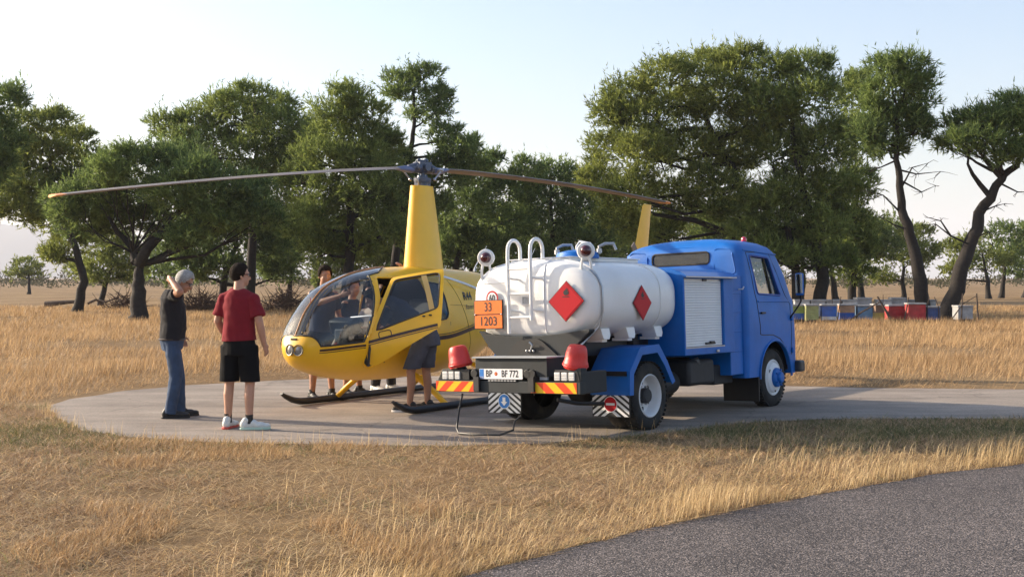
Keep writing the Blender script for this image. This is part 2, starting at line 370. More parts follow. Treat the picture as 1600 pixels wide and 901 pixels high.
# far mountains (left) and low far ridge
mb = MB(); rg = []
for i in range(60):
    x = -3300 + i * 60; t = i / 59
    hgt = (interp(x, [-3300, -2600, -2150, -1850, -1600, -1300, -900, 300], [330, 300, 230, 205, 150, 95, 40, 12])) + 22 * mnoise.noise(V((x * .006, 1, 0))) + 8 * mnoise.noise(V((x * .03, 2, 0)))
    rg.append([V((x, 4600 + 60 * mnoise.noise(V((x * .004, 5, 0))), -5)), V((x, 4800, hgt * .55)), V((x, 5000, hgt)), V((x, 5600, hgt * .4)), V((x, 6000, -5))])
mb.rings(rg, False, False)
tag(build('mountain', mb, mat('mountain_slope', (.05, .07, .075), .95, var=.4, vscale=.004), None, 60), 'distant mountain ridge seen low behind the left trees', kind='structure')

# ------------------------------------------------------------------ grass
def leafmat(name, c0, c1, trans=.35, rough=.6, nscale=.5, c2=None):
    m = bpy.data.materials.new(name); m.use_nodes = True; t = m.node_tree; N, L = t.nodes, t.links; b = N['Principled BSDF']
    g = N.new('ShaderNodeNewGeometry'); r = N.new('ShaderNodeValToRGB'); e = r.color_ramp.elements
    e[0].color = (*c0, 1); e[1].color = (*c1, 1)
    if c2: q = e.new(.9); q.color = (*c1, 1); e[-1].color = (*c2, 1)
    n = N.new('ShaderNodeTexNoise'); n.inputs['Scale'].default_value = nscale; n.inputs['Detail'].default_value = 4; L.new(g.outputs['Position'], n.inputs['Vector'])
    ma = N.new('ShaderNodeMath'); ma.operation = 'MULTIPLY_ADD'; ma.inputs[1].default_value = 1.6; ma.inputs[2].default_value = -.8 ; L.new(n.outputs[0], ma.inputs[0])
    ad = N.new('ShaderNodeMath'); ad.operation = 'ADD'; ad.use_clamp = True; L.new(ma.outputs[0], ad.inputs[0])
    L.new(g.outputs['Random Per Island'], ad.inputs[1]); L.new(ad.outputs[0], r.inputs[0])
    L.new(r.outputs[0], b.inputs['Base Color']); b.inputs['Roughness'].default_value = rough; b.inputs['Specular IOR Level'].default_value = .25
    tl = N.new('ShaderNodeBsdfTranslucent'); L.new(r.outputs[0], tl.inputs[0])
    mx = N.new('ShaderNodeMixShader'); mx.inputs[0].default_value = trans; L.new(b.outputs[0], mx.inputs[1]); L.new(tl.outputs[0], mx.inputs[2]); L.new(mx.outputs[0], N['Material Output'].inputs[0])
    return m
STRAW = leafmat('straw', (.25, .15, .07), (.64, .435, .225), .35, .55, .7)
STRAWP = leafmat('pale_straw', (.40, .27, .12), (.78, .59, .33), .4, .5, .8)
LAWN = leafmat('dry_lawn', (.25, .158, .088), (.66, .46, .258), .25, .6, 1.1, (.24, .24, .10))
GREEN = leafmat('green_grass', (.08, .095, .036), (.22, .21, .085), .3, .6, 1.0, (.38, .27, .12))
def rawmesh(name, vs, tris, m):
    me = bpy.data.meshes.new(name); nv, nf = len(vs), len(tris)
    me.vertices.add(nv); me.vertices.foreach_set('co', np.ascontiguousarray(vs, np.float32).ravel())
    me.loops.add(nf * 3); me.loops.foreach_set('vertex_index', np.ascontiguousarray(tris, np.int32).ravel())
    me.polygons.add(nf); me.polygons.foreach_set('loop_start', np.arange(0, nf * 3, 3, dtype=np.int32))
    try: me.polygons.foreach_set('loop_total', np.full(nf, 3, np.int32))
    except Exception: pass
    me.update(); me.validate(); me.materials.append(m)
    return me
def vnoise(x, y, s, seed):
    x = x * s; y = y * s; q = np.zeros_like(x)
    r = np.random.default_rng(seed)
    for k in range(7):
        a = r.uniform(0, 2 * pi); f = r.uniform(.6, 1.8); q += np.sin((x * cos(a) + y * sin(a)) * f + r.uniform(0, 6.28))
    return q / 3.0
def blades(name, P, h, wd, lean, m, label, three=True, z0=0.0, bend=.55):
    n = len(P); az = rng.uniform(0, 2 * pi, n); ux = np.cos(az); uy = np.sin(az)
    la = rng.uniform(0, 2 * pi, n) if lean[2] is None else rng.normal(lean[2], lean[3], n)
    lm = rng.uniform(lean[0], lean[1], n); lx = np.cos(la) * lm; ly = np.sin(la) * lm
    B = np.zeros((n, 3)); B[:, :2] = P; B[:, 2] = z0
    U = np.stack([ux, uy, 0 * ux], 1) * (wd / 2)[:, None]
    T = B + np.stack([lx, ly, h], 1)
    if three:
        Mi = B + np.stack([lx * .35, ly * .35, h * bend], 1)
        vs = np.stack([B - U, B + U, Mi - U * .75, Mi + U * .75, T], 1).reshape(-1, 3)
        o = (np.arange(n) * 5)[:, None]; tr = np.stack([o + np.array([0, 1, 3]), o + np.array([0, 3, 2]), o + np.array([2, 3, 4])], 1).reshape(-1, 3)
    else:
        vs = np.stack([B - U, B + U, T], 1).reshape(-1, 3); tr = np.arange(n * 3).reshape(-1, 3)
    o = bpy.data.objects.new(name, rawmesh(name, vs, tr, m)); C.objects.link(o)
    return tag(o, label, kind='stuff')
def scatter(n, d0, d1, x0=-.46, x1=.46, pw=1.0):
    """points in the view wedge, density falling with distance when pw<1"""
    u = rng.uniform(0, 1, n); e = pw
    D = (d0 ** e + u * (d1 ** e - d0 ** e)) ** (1 / e) if e else d0 * (d1 / d0) ** u
    X = rng.uniform(x0, x1, n) * D
    return np.stack([X, D], 1)
def free(P, g=0.0):
    k = ~inpoly(PAD, P[:, 0], P[:, 1]) & ~inpoly(ASPH, P[:, 0], P[:, 1])
    return P[k]
def road_dist(P):
    """signed-ish distance to the asphalt edge"""
    E = np.array([(-3.2, 2.3), (-1.6, 5.0), (-.28, 6.80), (.84, 8.02), (2.47, 9.49), (4.56, 10.95), (7, 12.0), (11, 12.9)]); d = np.full(len(P), 99.)
    for a, b in zip(E[:-1], E[1:]):
        ab = b - a; t = np.clip(((P - a) @ ab) / (ab @ ab), 0, 1); d = np.minimum(d, np.linalg.norm(P - a - t[:, None] * ab, axis=1))
    return d
# matted mown lawn between pad and road
P = free(scatter(190000, 5.2, 16.0, -.50, .50, .6)); P = P[P[:, 1] < 17]
dn = vnoise(P[:, 0], P[:, 1], 2.6, 11) + .6 * vnoise(P[:, 0], P[:, 1], 8, 12)
dn = dn + .9 * vnoise(P[:, 0], P[:, 1], .9, 17); P = P[dn + rng.normal(0, .35, len(P)) > -.35]
n = len(P); hh = rng.gamma(2.0, .011, n) + .006 + .022 * np.clip(vnoise(P[:, 0], P[:, 1], 3.5, 14), 0, 1)
blades('dry_lawn_grass', P, hh, rng.uniform(.004, .008, n) * (P[:, 1] / 9) ** .5, (.04, .20, None, 0), LAWN, 'short matted straw coloured lawn in front of the pad')
# lying straws
P = free(scatter(42000, 5.2, 14, -.5, .5, .6)); n = len(P)
blades('cut_straw', P, rng.uniform(.01, .06, n), rng.uniform(.003, .006, n), (.08, .30, None, 0), STRAWP, 'loose pale straws lying over the mown lawn', z0=.01)
# tall wispy grass along the road edge
P = free(scatter(150000, 5.2, 14, -.35, .5, .7)); dr = road_dist(P)
wv = np.clip(vnoise(P[:, 0], P[:, 1], 1.6, 21) * .5 + .55, .05, 1.4)
near = np.exp(-np.clip(dr - .12, 0, 9) / (.26 + .42 * wv)) 
P2 = P[(rng.uniform(0, 1, len(P)) < near * .62 * np.clip((P[:, 0] + 2.3) / 1.6, .06, 1))]; n = len(P2)
hn = np.clip(.6 + .4 * vnoise(P2[:, 0], P2[:, 1], 2.2, 23), .3, 1.1)
blades('tall_verge_grass', P2, rng.uniform(.08, .27, n) * hn, rng.uniform(.0025, .0055, n), (.02, .10, -.2, .8), STRAWP, 'tall pale wispy dry grass along the asphalt edge', bend=.6)
# taller dry tufts at the left of the lawn
P = free(scatter(90000, 6.0, 16, -.47, -.05, .8)); q = vnoise(P[:, 0], P[:, 1], 1.3, 31) + .5 * vnoise(P[:, 0], P[:, 1], 4, 32)
P = P[(q > .62)]; n = len(P)
blades('dry_tufts', P, rng.uniform(.02, .10, n), rng.uniform(.003, .006, n), (.02, .11, .3, 1.4), STRAW, 'patches of taller reddish dry grass on the near left lawn')
# green strip beside the pad (right) and weeds at its left edge
P = free(scatter(120000, 9.5, 15, -.42, .5, 1))
gx = np.exp(-((P[:, 1] - (13.05 + .12 * (P[:, 0] - 3))) / .9) ** 2) * np.clip((P[:, 0] - .4) / 1.6, 0, 1) + 1.1 * np.exp(-(((P[:, 0] + 4.9) / .9) ** 2 + ((P[:, 1] - 13.2) / .9) ** 2)) + .35 * np.exp(-(((P[:, 0] + 3) / 2.2) ** 2 + ((P[:, 1] - 12.0) / .35) ** 2))
P = P[rng.uniform(0, 1, len(P)) < gx * np.clip(.75 + .5 * vnoise(P[:, 0], P[:, 1], 3, 41), .1, 1)]; n = len(P)
blades('green_grass', P, rng.uniform(.02, .085, n), rng.uniform(.004, .008, n), (.02, .10, None, 0), GREEN, 'short green grass and weeds along the pad edge')
# field grass behind the pad
P = free(scatter(230000, 15.0, 70, -.5, .5, .55)); q = vnoise(P[:, 0], P[:, 1], .5, 51)
P = P[q + rng.normal(0, .5, len(P)) > -.7]; P = P[~((P[:, 1] < 21.5) & (np.abs(P[:, 0] + .5) < 6.6) & inpoly([(x * 1.06 + .03, (y - 16.4) * 1.06 + 16.4) for x, y in PAD], P[:, 0], P[:, 1]))]
n = len(P); hh = rng.uniform(.05, .24, n) * np.clip(1 + .5 * vnoise(P[:, 0], P[:, 1], .9, 53), .3, 1.6)
edge = np.clip((np.hypot(P[:, 0] + .5, P[:, 1] - 16.5) - 5) / 3, .25, 1); hh *= edge
blades('field_grass', P, hh, .0065 * (P[:, 1] / 15) ** .9 * rng.uniform(.7, 1.4, n), (.02, .16, -.3, 1.2), STRAW, 'knee high dry golden grass covering the field behind the pad', three=False)
# rank dry weeds round the hives
P = np.stack([rng.uniform(9.0, 18.5, 5200), rng.uniform(42.0, 44.8, 5200)], 1); P = P[vnoise(P[:, 0], P[:, 1], 1.8, 61) + rng.normal(0, .4, len(P)) > .1]; n = len(P)
blades('dry_weeds', P, rng.uniform(.10, .34, n), rng.uniform(.014, .026, n), (.03, .22, None, 0), STRAW, 'rank dry weeds growing in front of the beehives', three=False)
# sparse stems sticking up at the pad edge
P = np.concatenate([np.array(PAD[i]) + rng.normal(0, .10, (9, 2)) for i in range(0, 70)]); P = free(P); n = len(P)
blades('pad_edge_stems', P, rng.uniform(.05, .22, n), rng.uniform(.003, .005, n), (.01, .08, None, 0), STRAWP, 'thin dry stems standing along the pad edge')

# ------------------------------------------------------------------ pines
def barkmat():
    m = mat('pine_bark', (.020, .0155, .0125), .9, var=.5, vscale=9, bump=.9, bscale=14); return m
BARK = barkmat(); TWIG = mat('dead_twig', (.10, .08, .065), .9, var=.3)
PINE = [leafmat('pine_needles_a', (.072, .108, .028), (.285, .345, .088), .52, .6, .45),
        leafmat('pine_needles_b', (.062, .102, .034), (.24, .315, .09), .52, .6, .5),
        leafmat('pine_needles_c', (.080, .112, .026), (.325, .365, .088), .52, .6, .45)]
def needles(c, r, D, dens, g):
    """tufted shoots through an ellipsoidal, lumpy clump: returns verts (n,3,3)"""
    rx, ry, rz = r
    px = 1.0 * D / 1229.0
    area = rx * rz / (px * px)
    ns = int(dens * area * .60) + 14
    u = g.normal(size=(ns, 3)); u /= np.linalg.norm(u, axis=1)[:, None]
    u[:, 2] = np.where((u[:, 2] < -.35) & (g.uniform(size=ns) < .6), -u[:, 2] * .6, u[:, 2])
    a = g.uniform(0, 6.28, 4); lump = 1 + .20 * np.sin(u[:, 0] * 4.2 + a[0]) * np.sin(u[:, 1] * 4.0 + a[1]) + .17 * np.sin(u[:, 2] * 5 + u[:, 0] * 5 + a[2]) + .10 * np.sin(u[:, 0] * 11 + a[3]) * np.sin(u[:, 2] * 10 + a[0])
    rad = g.uniform(.12, 1, ns) ** .42 * lump
    p = u * rad[:, None] * np.array([rx, ry, rz]) + np.array(c)
    # small irregular flattening: clumps are pads with feathery top
    d = u * .75 + np.array([0, 0, .55]) + g.normal(size=(ns, 3)) * .38; d /= np.linalg.norm(d, axis=1)[:, None]
    cand = (g.uniform(size=ns) < .045) & (u[:, 2] > .15); d[cand] = d[cand] * .35 + np.array([-.12, 0, .9]); d /= np.linalg.norm(d, axis=1)[:, None]
    k = 9; sl = np.where(cand, 2.3, 1.0) * g.uniform(.16, .46, ns) * (.75 + .25 * min(rx, 1.5))
    t = g.uniform(.0, 1, (ns, k)); q = p[:, None, :] + d[:, None, :] * (t * sl[:, None])[:, :, None]
    e = d[:, None, :] * .9 + g.normal(size=(ns, k, 3)) * .48; e /= np.linalg.norm(e, axis=2)[:, :, None]
    ln = g.uniform(.14, .30, (ns, k))[:, :, None]; tip = q + e * ln
    wv = np.cross(e, g.normal(size=(ns, k, 3))); wv /= np.linalg.norm(wv, axis=2)[:, :, None] + 1e-9
    wd = wv * (g.uniform(.6, 1.15, (ns, k))[:, :, None] * px * .58)
    out = np.stack([q - wd, q + wd, tip], 2).reshape(-1, 3, 3)
    nc = int(ns * .5); v_ = g.normal(size=(nc, 3)); v_ /= np.linalg.norm(v_, axis=1)[:, None]; pc = v_ * (g.uniform(0, 1, nc) ** .4 * .72)[:, None] * np.array([rx, ry, rz]) + np.array(c)
    e = g.normal(size=(nc, 3)) + v_ * .5; e /= np.linalg.norm(e, axis=1)[:, None]; wv = np.cross(e, g.normal(size=(nc, 3))); wv /= np.linalg.norm(wv, axis=1)[:, None] + 1e-9; wv *= (px * g.uniform(.9, 2.0, nc))[:, None]
    return np.concatenate([out, np.stack([pc - wv, pc + wv, pc + e * g.uniform(.15, .34, nc)[:, None]], 1)])
def tree(label, D, trunk, r0, clumps, limbs=(), seed=1, leaf=0, dens=1.0, depth=.5, twigs=(), group='pines beyond the pad', auto=True):
    g = np.random.default_rng(seed); rnd = random.Random(seed)
    base = at(trunk[0][0], trunk[0][1], D); base.z = 0
    t = thing('pine_tree', label, 'tree', base, 0, group)
    tp = [at(x, y, D) - base for x, y in trunk]; tp[0] = V((0, 0, -.1))
    # jitter the trunk in depth
    for i in range(1, len(tp)): tp[i].y += rnd.uniform(-.25, .25)
    fine = []
    for i in range(len(tp) - 1):
        for k in range(4):
            q = tp[i].lerp(tp[i + 1], k / 4); s = i * 4 + k
            fine.append(q + V((mnoise.noise(V((s * .5, seed, 0))), mnoise.noise(V((s * .5, seed, 3))), 0)) * (r0 * .5 if s else 0))
    fine.append(tp[-1]); n = len(fine)
    rs = [r0 * (1.25 if i == 0 else 1) * (1 - .80 * i / (n - 1)) for i in range(n)]
    mb = MB(); mb.tube(fine, rs, 10)
    for lp, lr in limbs:
        L = [at(x, y, D) - base for x, y in lp]
        for i in range(1, len(L)): L[i].y += rnd.uniform(-.5, .5)
        mb.tube(L, [lr * (1 - .75 * i / (len(L) - 1)) for i in range(len(L))], 7)
    xs = [c[0] for c in clumps]; W = (max(xs) - min(xs)) / FPX * D
    tri = []
    for c in clumps:
        dy = rnd.uniform(-depth, depth) * W * .6
        rx = c[2] / FPX * D; rz = c[3] / FPX * D; ry = rx * rnd.uniform(.8, 1.15)
        ce = at(c[0], c[1], D + dy) - base
        tri.append(needles(ce, (rx, ry, rz), D, dens, g))
        # satellites break the outline
        for _ in range(4):
            a = rnd.uniform(0, 6.28); sx = rx * rnd.uniform(.6, 1.0) * cos(a); sz = rz * rnd.uniform(.55, 1.0) * sin(a)
            f = rnd.uniform(.22, .42)
            tri.append(needles(ce + V((sx, rnd.uniform(-.7, .7) * ry, sz)), (rx * f, ry * f, rz * f * .9), D, dens * .9, g))
        if auto:
            j = min(range(n), key=lambda i: (fine[i] - ce).length + .8 * max(0, fine[i].z - ce.z + .5)); s = fine[j]
            mid = s.lerp(ce, .55) + V((0, 0, -.12 * (ce - s).length + .1)); r1 = min(rs[j] * .6, .11)
            mb.tube([s, s.lerp(mid, .5) + V((rnd.uniform(-.1, .1), 0, rnd.uniform(-.1, .1))), mid, ce], [r1, r1 * .8, r1 * .6, r1 * .2], 5)
            for _ in range(3):
                e = ce + V((rnd.uniform(-.8, .8) * rx, rnd.uniform(-.8, .8) * ry, rnd.uniform(-.6, .5) * rz))
                mb.tube([mid.lerp(ce, rnd.uniform(0, .7)), mid.lerp(e, .6) + V((0, 0, rnd.uniform(-.1, .1))), e], [r1 * .4, r1 * .3, .008], 4)
    for tw in twigs:
        L = [at(x, y, D) - base for x, y in tw]; mb.tube(L, [.045 * (1 - .8 * i / (len(L) - 1)) for i in range(len(L))], 5)
        for i in range(1, len(L)):
            for _ in range(3):
                d = V((rnd.uniform(-.5, .5), rnd.uniform(-.4, .4), rnd.uniform(-.45, .3))); mb.tube([L[i], L[i] + d * .6, L[i] + d + V((rnd.uniform(-.2, .2), 0, rnd.uniform(-.2, .1)))], [.014, .01, .004], 4)
    build('trunk', mb, BARK, t, 50)
    A = np.concatenate(tri).reshape(-1, 3)
    cr = bpy.data.objects.new('crown', rawmesh('crown', A, np.arange(len(A)).reshape(-1, 3), PINE[leaf])); C.objects.link(cr); cr.parent = t
    return t

tree('pine at the very left edge of the photo, mostly outside it', 52, [(-45, 498), (-40, 430), (-25, 330), (-15, 220)], .26,
     [(5, 160, 34, 26), (-5, 205, 38, 32), (-40, 245, 60, 45), (-5, 265, 26, 34), (-60, 190, 45, 35)], seed=3, leaf=1)
tree('bushy left pine whose crown hangs over the blade tip', 60, [(120, 480), (133, 440), (118, 380), (88, 300), (75, 225)], .26,
     [(35, 195, 32, 22), (85, 192, 34, 20), (122, 222, 28, 26), (60, 235, 48, 32), (130, 260, 34, 28), (28, 285, 44, 32), (95, 295, 50, 34), (35, 330, 42, 22), (150, 305, 38, 32),
      (5, 310, 36, 26), (45, 300, 40, 26), (165, 265, 26, 22), (80, 345, 42, 26), (115, 382, 42, 26), (20, 245, 32, 28), (92, 398, 26, 18)], seed=4, leaf=2)
tree('stout forked pine standing alone behind the man in black', 48, [(214, 506), (217, 455), (216, 420), (206, 395)], .37,
     [(195, 262, 42, 26), (242, 248, 38, 22), (290, 252, 40, 26), (150, 305, 42, 30), (210, 308, 52, 34), (272, 305, 52, 34), (328, 300, 46, 36), (182, 352, 44, 24), (128, 345, 42, 26),
      (330, 345, 44, 26), (366, 325, 36, 32), (240, 345, 40, 20), (165, 272, 30, 22), (310, 275, 34, 22), (290, 372, 34, 18), (395, 300, 34, 26), (405, 345, 30, 26), (105, 318, 34, 24)],
     limbs=[([(212, 410), (202, 385), (180, 362), (160, 330)], .20), ([(217, 412), (236, 388), (256, 362), (266, 338), (292, 318), (320, 300)], .24)], seed=5, leaf=1, depth=.4)
tree('small low pine left of the forked pine', 74, [(156, 474), (163, 445), (172, 420), (175, 395)], .20,
     [(160, 418, 36, 22), (192, 400, 36, 24), (132, 425, 28, 18), (170, 375, 36, 22), (205, 425, 24, 18)], seed=6, leaf=2)
tree('broad pine crowning behind the two standing men', 62, [(388, 474), (393, 420), (398, 330), (400, 250), (398, 180)], .30,
     [(262, 195, 34, 20), (308, 186, 38, 20), (348, 165, 28, 20), (395, 152, 38, 18), (440, 166, 32, 20), (378, 190, 48, 28), (438, 205, 44, 32), (328, 222, 44, 28), (400, 242, 50, 34), (456, 248, 42, 36), (340, 265, 38, 26), (282, 222, 32, 18), (430, 285, 44, 30), (480, 215, 30, 26), (470, 262, 34, 26), (300, 250, 34, 22), (450, 325, 36, 26)],
     seed=7, leaf=0)
tree('dark low pine behind the man in red', 66, [(345, 472), (352, 430), (365, 390), (375, 350)], .24,
     [(380, 375, 56, 40), (428, 395, 38, 34), (310, 392, 40, 28), (345, 345, 44, 30), (410, 340, 42, 32), (300, 420, 28, 18), (440, 430, 26, 18), (350, 415, 40, 20)], seed=8, leaf=1, dens=1.15)
tree('upright pine with a straight dark trunk left of the rotor mast', 57, [(538, 478), (543, 430), (549, 340), (546, 250), (549, 165)], .30,
     [(545, 150, 30, 16), (523, 176, 36, 22), (570, 176, 34, 22), (518, 210, 44, 28), (580, 216, 40, 28), (500, 250, 44, 32), (556, 252, 44, 32), (592, 268, 36, 32), (508, 300, 34, 26), (592, 318, 32, 26), (470, 285, 36, 30), (480, 345, 38, 32), (500, 390, 34, 28), (605, 232, 26, 24), (575, 300, 40, 32), (545, 330, 44, 30), (600, 365, 36, 28), (560, 385, 36, 26)],
     seed=9, leaf=0, depth=.45)
tree('tallest slim pine right above the rotor hub with a bare upper stem', 62, [(612, 472), (618, 400), (632, 300), (642, 230), (648, 190), (645, 140)], .25,
     [(622, 128, 28, 14), (664, 120, 28, 13), (648, 148, 40, 16), (688, 152, 16, 22), (672, 182, 34, 20), (692, 214, 28, 22), (716, 240, 28, 24), (737, 226, 14, 13), (702, 268, 38, 28), (650, 285, 36, 26), (625, 250, 22, 16), (640, 335, 46, 38), (625, 300, 36, 28), (735, 262, 30, 22), (665, 320, 40, 30)],
     seed=10, leaf=1, depth=.35, twigs=[[(622, 280), (608, 235), (601, 185)], [(640, 235), (612, 215), (603, 190)]])
tree('round topped pine behind the mast fairing, right side', 70, [(700, 470), (712, 420), (735, 340), (752, 270)], .25,
     [(760, 252, 24, 15), (750, 282, 46, 26), (800, 300, 50, 32), (730, 330, 44, 34), (788, 348, 48, 34), (700, 365, 42, 34), (745, 385, 44, 30), (690, 400, 34, 24)], seed=11, leaf=1, dens=1.1)
tree('feathery topped pine above the tank ladder', 72, [(868, 470), (866, 420), (862, 350), (860, 290)], .25,
     [(828, 268, 30, 20), (868, 272, 36, 20), (902, 288, 36, 22), (850, 315, 50, 34), (910, 328, 48, 38), (838, 365, 50, 34), (906, 378, 44, 30), (958, 375, 44, 32), (800, 400, 44, 22), (870, 405, 44, 22)], seed=12, leaf=1, dens=1.1)
tree('huge spreading pine towering over the truck, left half', 55, [(1222, 478), (1200, 405), (1180, 340), (1150, 275), (1110, 200), (1095, 140)], .38,
     [(985, 145, 42, 24), (1040, 120, 44, 26), (1100, 106, 44, 24), (1150, 97, 42, 22), (950, 180, 28, 26), (1000, 188, 54, 30), (1070, 164, 58, 32), (1140, 150, 58, 36), (948, 232, 38, 30), (1010, 245, 54, 36), (1080, 238, 58, 40), (1150, 230, 58, 40),
      (935, 280, 30, 26), (985, 306, 48, 32), (1050, 308, 50, 36), (1120, 300, 54, 36), (960, 345, 36, 26), (1020, 368, 48, 26), (1175, 190, 46, 34)],
     limbs=[([(1200, 410), (1150, 370), (1085, 345), (1020, 335), (980, 310)], .20), ([(1185, 350), (1215, 300), (1240, 240)], .20), ([(1160, 290), (1100, 260), (1040, 240)], .15)], seed=13, leaf=2, depth=.4)
tree('huge dark pine over the truck cab, right half', 53, [(1278, 482), (1283, 420), (1265, 330), (1245, 250), (1235, 150)], .32,
     [(1210, 110, 44, 24), (1265, 106, 44, 22), (1208, 168, 54, 36), (1270, 158, 50, 36), (1220, 235, 58, 42), (1288, 228, 50, 42), (1250, 305, 58, 42), (1308, 298, 40, 38), (1200, 328, 48, 34), (1290, 360, 44, 28), (1238, 380, 40, 22), (1175, 365, 36, 22), (1200, 402, 40, 24), (1262, 412, 40, 22), (1150, 338, 46, 34), (1305, 405, 34, 22)],
     limbs=[([(1245, 475), (1240, 410), (1225, 340), (1210, 260)], .22)], seed=14, leaf=0, depth=.45)
tree('tall narrow pine between the huge pine and the slender curved one', 60, [(1330, 478), (1334, 420), (1338, 300), (1336, 200)], .24,
     [(1330, 158, 34, 32), (1342, 218, 38, 36), (1338, 285, 34, 36), (1328, 345, 40, 32), (1308, 398, 34, 22), (1350, 385, 22, 24), (1348, 130, 22, 18), (1335, 428, 28, 18)], seed=15, leaf=0)
tree('tall slender curved pine with a bare lower stem behind the hives', 48, [(1444, 494), (1438, 440), (1428, 390), (1412, 340), (1405, 290), (1401, 235), (1404, 170)], .30,
     [(1385, 106, 28, 15), (1424, 100, 32, 12), (1438, 130, 26, 18), (1395, 138, 38, 20), (1433, 163, 28, 18), (1370, 170, 28, 22), (1400, 193, 44, 22), (1440, 203, 22, 16), (1360, 208, 28, 20), (1385, 232, 32, 14)],
     seed=16, leaf=1, depth=.4, twigs=[[(1405, 300), (1425, 262), (1450, 255)], [(1410, 335), (1380, 305), (1360, 300)], [(1404, 280), (1440, 300), (1462, 290)], [(1420, 360), (1395, 350), (1378, 340)], [(1402, 250), (1375, 262), (1358, 268)], [(1403, 265), (1432, 272), (1470, 268)]])
tree('leaning bare stemmed pine at the right edge', 47, [(1474, 500), (1498, 435), (1522, 370), (1541, 320), (1564, 280), (1592, 252), (1622, 225)], .33,
     [(1585, 165, 34, 15), (1540, 186, 34, 17), (1500, 196, 28, 17), (1575, 200, 44, 22), (1520, 220, 38, 19), (1490, 226, 22, 15), (1560, 236, 38, 16), (1612, 198, 44, 28), (1602, 243, 34, 17), (1630, 165, 40, 22), (1640, 235, 40, 24)],
     limbs=[([(1548, 308), (1534, 288), (1514, 274), (1505, 258), (1512, 235)], .12), ([(1570, 275), (1560, 250), (1545, 220)], .11)],
     seed=17, leaf=1, depth=.4, twigs=[[(1514, 382), (1485, 368), (1462, 350), (1440, 352)], [(1522, 372), (1545, 362), (1552, 385)], [(1485, 368), (1470, 345), (1450, 340)], [(1535, 330), (1555, 322), (1570, 318)], [(1560, 285), (1590, 300), (1610, 300)]])
tree('smaller pine in the gap behind the slender curved pine', 95, [(1412, 458), (1410, 430), (1412, 390)], .22,
     [(1390, 365, 28, 16), (1425, 370, 34, 18), (1447, 395, 22, 16), (1390, 398, 34, 22), (1374, 430, 22, 13), (1430, 405, 26, 16)], seed=18, leaf=2, group='far pines on the right')
for i, (tr, cl, lb) in enumerate([
    ([(1545, 460), (1543, 430), (1535, 395)], [(1490, 392, 24, 14), (1520, 380, 30, 15), (1508, 415, 30, 16), (1545, 405, 34, 18), (1482, 425, 16, 10)], 'far pine left of the leaning group on the right'),
    ([(1564, 460), (1568, 425), (1575, 390)], [(1560, 366, 28, 15), (1592, 360, 26, 13), (1570, 395, 36, 20), (1590, 420, 30, 13)], 'far pine second from the right edge with a leaning stem'),
    ([(1600, 463), (1612, 430), (1622, 395)], [(1610, 375, 32, 20), (1615, 405, 36, 22), (1640, 385, 36, 25)], 'far pine cut by the right edge of the photo')]):
    tree(lb, 98 + i * 3, tr, .24, cl, seed=20 + i, leaf=[2, 1, 2][i], group='far pines on the right')
tree('tiny far pine low at the left edge over the field', 125, [(45, 451), (45, 435), (44, 420)], .2, [(40, 414, 24, 13), (24, 428, 14, 9), (58, 424, 16, 11)], seed=24, leaf=2, group='far pines on the left')
bgp = [(500, 86, 'far pine seen under the rotor blade, left of the windshield'), (455, 80, 'far pine behind the man in red, right side'), (605, 88, 'far pine just left of the mast fairing base'), (655, 84, 'far pine behind the mast fairing'),
       (735, 90, 'far pine between fairing and ladder'), (795, 86, 'far pine behind the tank ladder hoops'), (930, 92, 'far pine behind the tank beacon'), (985, 84, 'far pine beside the yellow tail fin'),
       (1060, 90, 'far pine above the cab roof'), (1130, 86, 'far pine above the red roof lamp'), (1252, 82, 'thin far pine beside the cab door window'), (1303, 84, 'thin far pine above the hives, left'), (1345, 88, 'thin far pine above the hives, right'), (285, 92, 'far pine behind the raised elbow of the man in black')]
for i, (px, D, lb) in enumerate(bgp):
    r = random.Random(100 + i); cl = []; low = px > 1240
    for k in range(8 if low else 10):
        cl.append((px + r.uniform(-50, 50), r.uniform(345, 402) if low else r.uniform(335, 432), r.uniform(24, 40), r.uniform(18, 28)))
    tree(lb, D, [(px + r.uniform(-5, 5), 472 - (D - 80) * .6), (px + r.uniform(-4, 4), 430), (px + r.uniform(-6, 6), 380)], r.uniform(.2, .3), cl, seed=50 + i, leaf=i % 3, dens=.65, depth=.5, group='far pines between the trunks')

# far scrub line across the field
P = []; g = np.random.default_rng(77)
for i in range(420):
    x = g.uniform(-.55, .55); D = g.uniform(190, 300); hgt = g.uniform(.8, 2.6) if g.uniform() < .8 else g.uniform(2.5, 5)
    P.append(needles((x * D, D, hgt * .45), (g.uniform(1.2, 3.5), 1.5, hgt * .5), D, .55, g))
A = np.concatenate(P).reshape(-1, 3)
o = bpy.data.objects.new('scrub', rawmesh('scrub', A, np.arange(len(A)).reshape(-1, 3), leafmat('scrub_leaf', (.05, .055, .025), (.14, .125, .055), .2))); C.objects.link(o)
tag(o, 'low far scrub line along the end of the dry field', kind='stuff')

